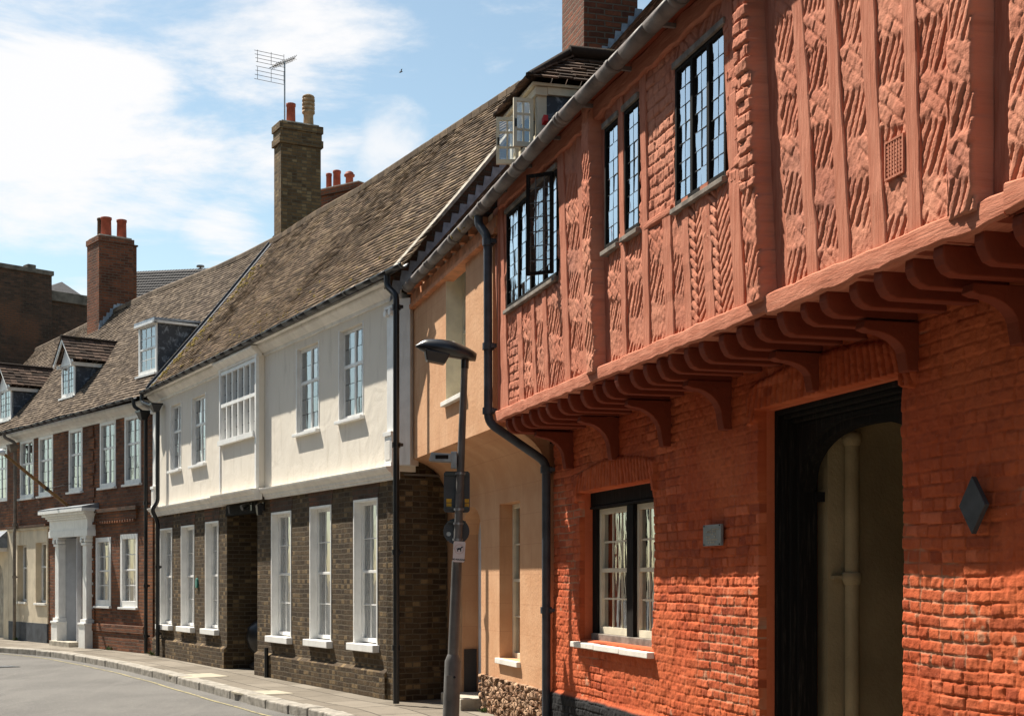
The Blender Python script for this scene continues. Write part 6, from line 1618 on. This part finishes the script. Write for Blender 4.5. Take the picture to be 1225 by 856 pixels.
q = RD.world(RD.u(661, .1), -.12, 0); weed(q[0], q[1], 0, .10, 6, 'weed at the black plinth foot beside the grey downpipe')
# ---- bird
bx_, by_, bz_ = wpos(479.5, 86.5, 60)
b = MB(); b.tube([(-.16, 0, -.02), (-.06, 0, 0), (.08, 0, .02), (.2, 0, .03)], [.01, .05, .045, .008], M['pigeon'], 8); b.add([(-.02, 0, .03), (.08, 0, .03), (.10, -.35, .16), (-.02, -.33, .15)], [(0, 1, 2, 3)], M['pigeon']); b.add([(-.02, 0, .03), (.08, 0, .03), (.10, .35, .2), (-.02, .33, .2)], [(0, 1, 2, 3)], M['pigeon'])
o = b.build('bird', None, fix=False); o.scale = (.5, .5, .5); o.location = (bx_, by_, bz_); o.rotation_euler = (0, R(-20), R(20)); tag(o, 'small dark bird flying in the blue sky right of the aerial', 'bird')

# ================================================================ SKY, SUN, CAMERA
ELEV = R(57); hx_, hy_ = -.782, .623
w = bpy.data.worlds.new('World'); SC.world = w; w.use_nodes = True; nt = w.node_tree; g = N(nt)
for n_ in list(nt.nodes): nt.nodes.remove(n_)
out = g.n('ShaderNodeOutputWorld'); sky = g.n('ShaderNodeTexSky', sky_type='NISHITA'); sky.sun_disc = False; sky.sun_elevation = ELEV
sky.sun_rotation = math.atan2(hx_, hy_); sky.air_density = 1.0; sky.dust_density = .6; sky.ozone_density = 1.6
tc = g.n('ShaderNodeTexCoord').outputs['Generated']
def rotm(v, rx, ry, rz_, sc): return g.n('ShaderNodeMapping', i={'Vector': v, 'Rotation': (R(rx), R(ry), R(rz_)), 'Scale': sc}).outputs[0]
mp = rotm(tc, 0, 24, 0, (1.0, 1.0, 3.8))
wisp = g.noise(mp, 4.2, 10, .62, .3)
wisp2 = g.noise(rotm(tc, 0, -55, 0, (1, 1, 2.6)), 7.5, 8, .6, .5)
def blob(px, py, r0, r1):
    v = Vector(((px - CX) / FPX, 1, (HZ - py) / FPX)).normalized()
    d = g.n('ShaderNodeVectorMath', operation='DISTANCE', i={0: g.n('ShaderNodeVectorMath', operation='NORMALIZE', i={0: tc}).outputs[0], 1: tuple(v)}).outputs['Value']
    return g.ramp(d, r1 / FPX, r0 / FPX)
m1 = g.math('MAXIMUM', blob(-40, 30, 160, 430), g.math('MULTIPLY', blob(230, -40, 60, 330), 1.0))
m2 = g.math('MULTIPLY', blob(120, 320, 20, 170), .6)
m3 = g.math('MULTIPLY', blob(262, 292, 8, 90), .95)
m4 = g.math('MULTIPLY', blob(470, 175, 5, 95), .9)
m5 = g.math('MULTIPLY', blob(590, 100, 5, 110), .6)
m6 = g.math('MULTIPLY', blob(0, 200, 40, 240), .5)
big = g.math('MAXIMUM', m1, g.math('MAXIMUM', m2, g.math('MAXIMUM', m3, m6)))
cov = g.math('ADD', g.math('MULTIPLY', big, .78), g.math('MULTIPLY', g.math('SUBTRACT', wisp, .5), 2.9))
cov = g.ramp(cov, .16, .78)
cov2 = g.ramp(g.math('ADD', g.math('MULTIPLY', g.math('MAXIMUM', m4, m5), .45), g.math('MULTIPLY', g.math('SUBTRACT', wisp2, .5), 1.6)), .30, .75)
gen = g.math('MULTIPLY', g.ramp(g.noise(rotm(tc, 10, 15, 30, (1, 1, 2.5)), 2.6, 8, .6, .7), .50, .74), .9)
gen = g.math('MULTIPLY', gen, g.math('SUBTRACT', 1.0, g.ramp(g.n('ShaderNodeSeparateXYZ', i={0: tc}).outputs[2], .35, .6)))
# beyond the part of sky in view the cloud is general
front = g.ramp(g.n('ShaderNodeSeparateXYZ', i={0: tc}).outputs[1], .75, .9)
cov = g.math('MAXIMUM', cov, g.math('MULTIPLY', cov2, .85)); cov = g.math('ADD', g.math('MULTIPLY', cov, front), g.math('MULTIPLY', gen, g.math('SUBTRACT', 1.0, front)), clamp=True)
up = g.n('ShaderNodeSeparateXYZ', i={0: tc}).outputs[2]
cov = g.math('MULTIPLY', cov, g.ramp(up, -.02, .06))
CLOUD = 9.6
bright = g.mix(1.0, sky.outputs[0], (1.75, 1.70, 1.42), 'MULTIPLY')
col = g.mix(cov, bright, (CLOUD, CLOUD * 1.0, CLOUD * 1.01))
bg = g.n('ShaderNodeBackground', i={0: col, 1: .05}); g.L.new(bg.outputs[0], out.inputs[0])
sd_ = bpy.data.lights.new('sun', 'SUN'); sd_.energy = 4.9; sd_.angle = R(.53); sd_.color = (1.0, .93, .82); so = bpy.data.objects.new('sun', sd_); COL.objects.link(so)
hv = Vector((hx_, hy_, 0)).normalized() * math.cos(ELEV); sv = Vector((hv.x, hv.y, math.sin(ELEV))); so.rotation_euler = sv.to_track_quat('Z', 'Y').to_euler(); so.location = (-8, 5, 20)
cd = bpy.data.cameras.new('camera'); cam = bpy.data.objects.new('camera', cd); COL.objects.link(cam); SC.camera = cam
cam.location = (0, 0, CAMZ); cam.rotation_euler = (R(90), 0, 0); cd.sensor_width = 36; cd.lens = FPX / 1225 * 36; cd.shift_y = (HZ - 428) / 1225; cd.clip_end = 3000; cd.clip_start = .05
SC.view_settings.view_transform = 'Standard'; SC.view_settings.look = 'None'; SC.view_settings.gamma = 1; SC.view_settings.use_curve_mapping = False; SC.view_settings.exposure = 1.05
SC.cycles.max_bounces = 8; SC.cycles.transparent_max_bounces = 12
# ================================================================ the other side of the street (unseen but for window reflections, added to cut skylight)
def opposite(name, lab, X, Y, dx, dy, L, hgt, m, seed):
    F = Frame(X, Y, dx, dy)      # x along, y away from the street
    t = thing(name, lab, 'house', F.loc(), F.rot); rs = random.Random(seed)
    ops = []; x = 1.0
    while x < L - 1.8:
        ops.append((x, x + 1.0, .9, 2.6)); ops.append((x, x + 1.0, 3.6, 5.0)); x += rs.uniform(2.2, 2.8)
    wall('wall', t, m, 0, L, -.15, hgt, 0, .35, ops)
    for o in ops[:]: window(t, o[0], o[1], o[2], o[3], .1, M['white'], M['glass'], cols=3, rows=4, fw=.06, meet=True, one=True, curtain=1)
    b = MB(); b.hexa([(-.2, -.3, hgt), (L + .2, -.3, hgt), (L + .2, 6.5, hgt), (-.2, 6.5, hgt), (-.2, 2.9, hgt + 3.2), (L + .2, 2.9, hgt + 3.2), (L + .2, 3.3, hgt + 3.2), (-.2, 3.3, hgt + 3.2)], M['tile2']); b.build('roof', t)
    b = MB(); b.box(0, .3, .35, 6.3, -.1, hgt, m); b.box(L - .3, L, .35, 6.3, -.1, hgt, m); b.box(0, L, 6.0, 6.3, -.1, hgt, m); b.build('rear_wall', t)
ox, oy = RD.X + RDn[0] * 8.3, RD.Y + RDn[1] * 8.3
opposite('unseen_opposite_house', 'brick terrace on the other side of the street, added out of the picture beside the camera to cut skylight', ox - RD.dx * 9 , oy - RD.dy * 9, -RD.dx, -RD.dy, .01 + 1, .5, M['darkbrick'], 1) if False else None
# local x must run so that the street lies at -y: walk away from the viewer on the far side reversed
s_far, s_near = -3.0, 22
opposite('unseen_opposite_house', 'long dark brick terrace across the street from the terracotta house, added outside the picture to cut skylight', ox + RD.dx * s_near, oy + RD.dy * s_near, -RD.dx, -RD.dy, s_near - s_far, 8.2, M['darkbrick'], 1)
WHn = (-WH.ix, -WH.iy); qx, qy = WH.X + WHn[0] * 9.2, WH.Y + WHn[1] * 9.2
opposite('unseen_opposite_house', 'brown brick house across the street from the white plastered house, added outside the picture to cut skylight', qx + WH.dx * 9, qy + WH.dy * 9, -WH.dx, -WH.dy, 17, 6.0, M['brown'], 2)
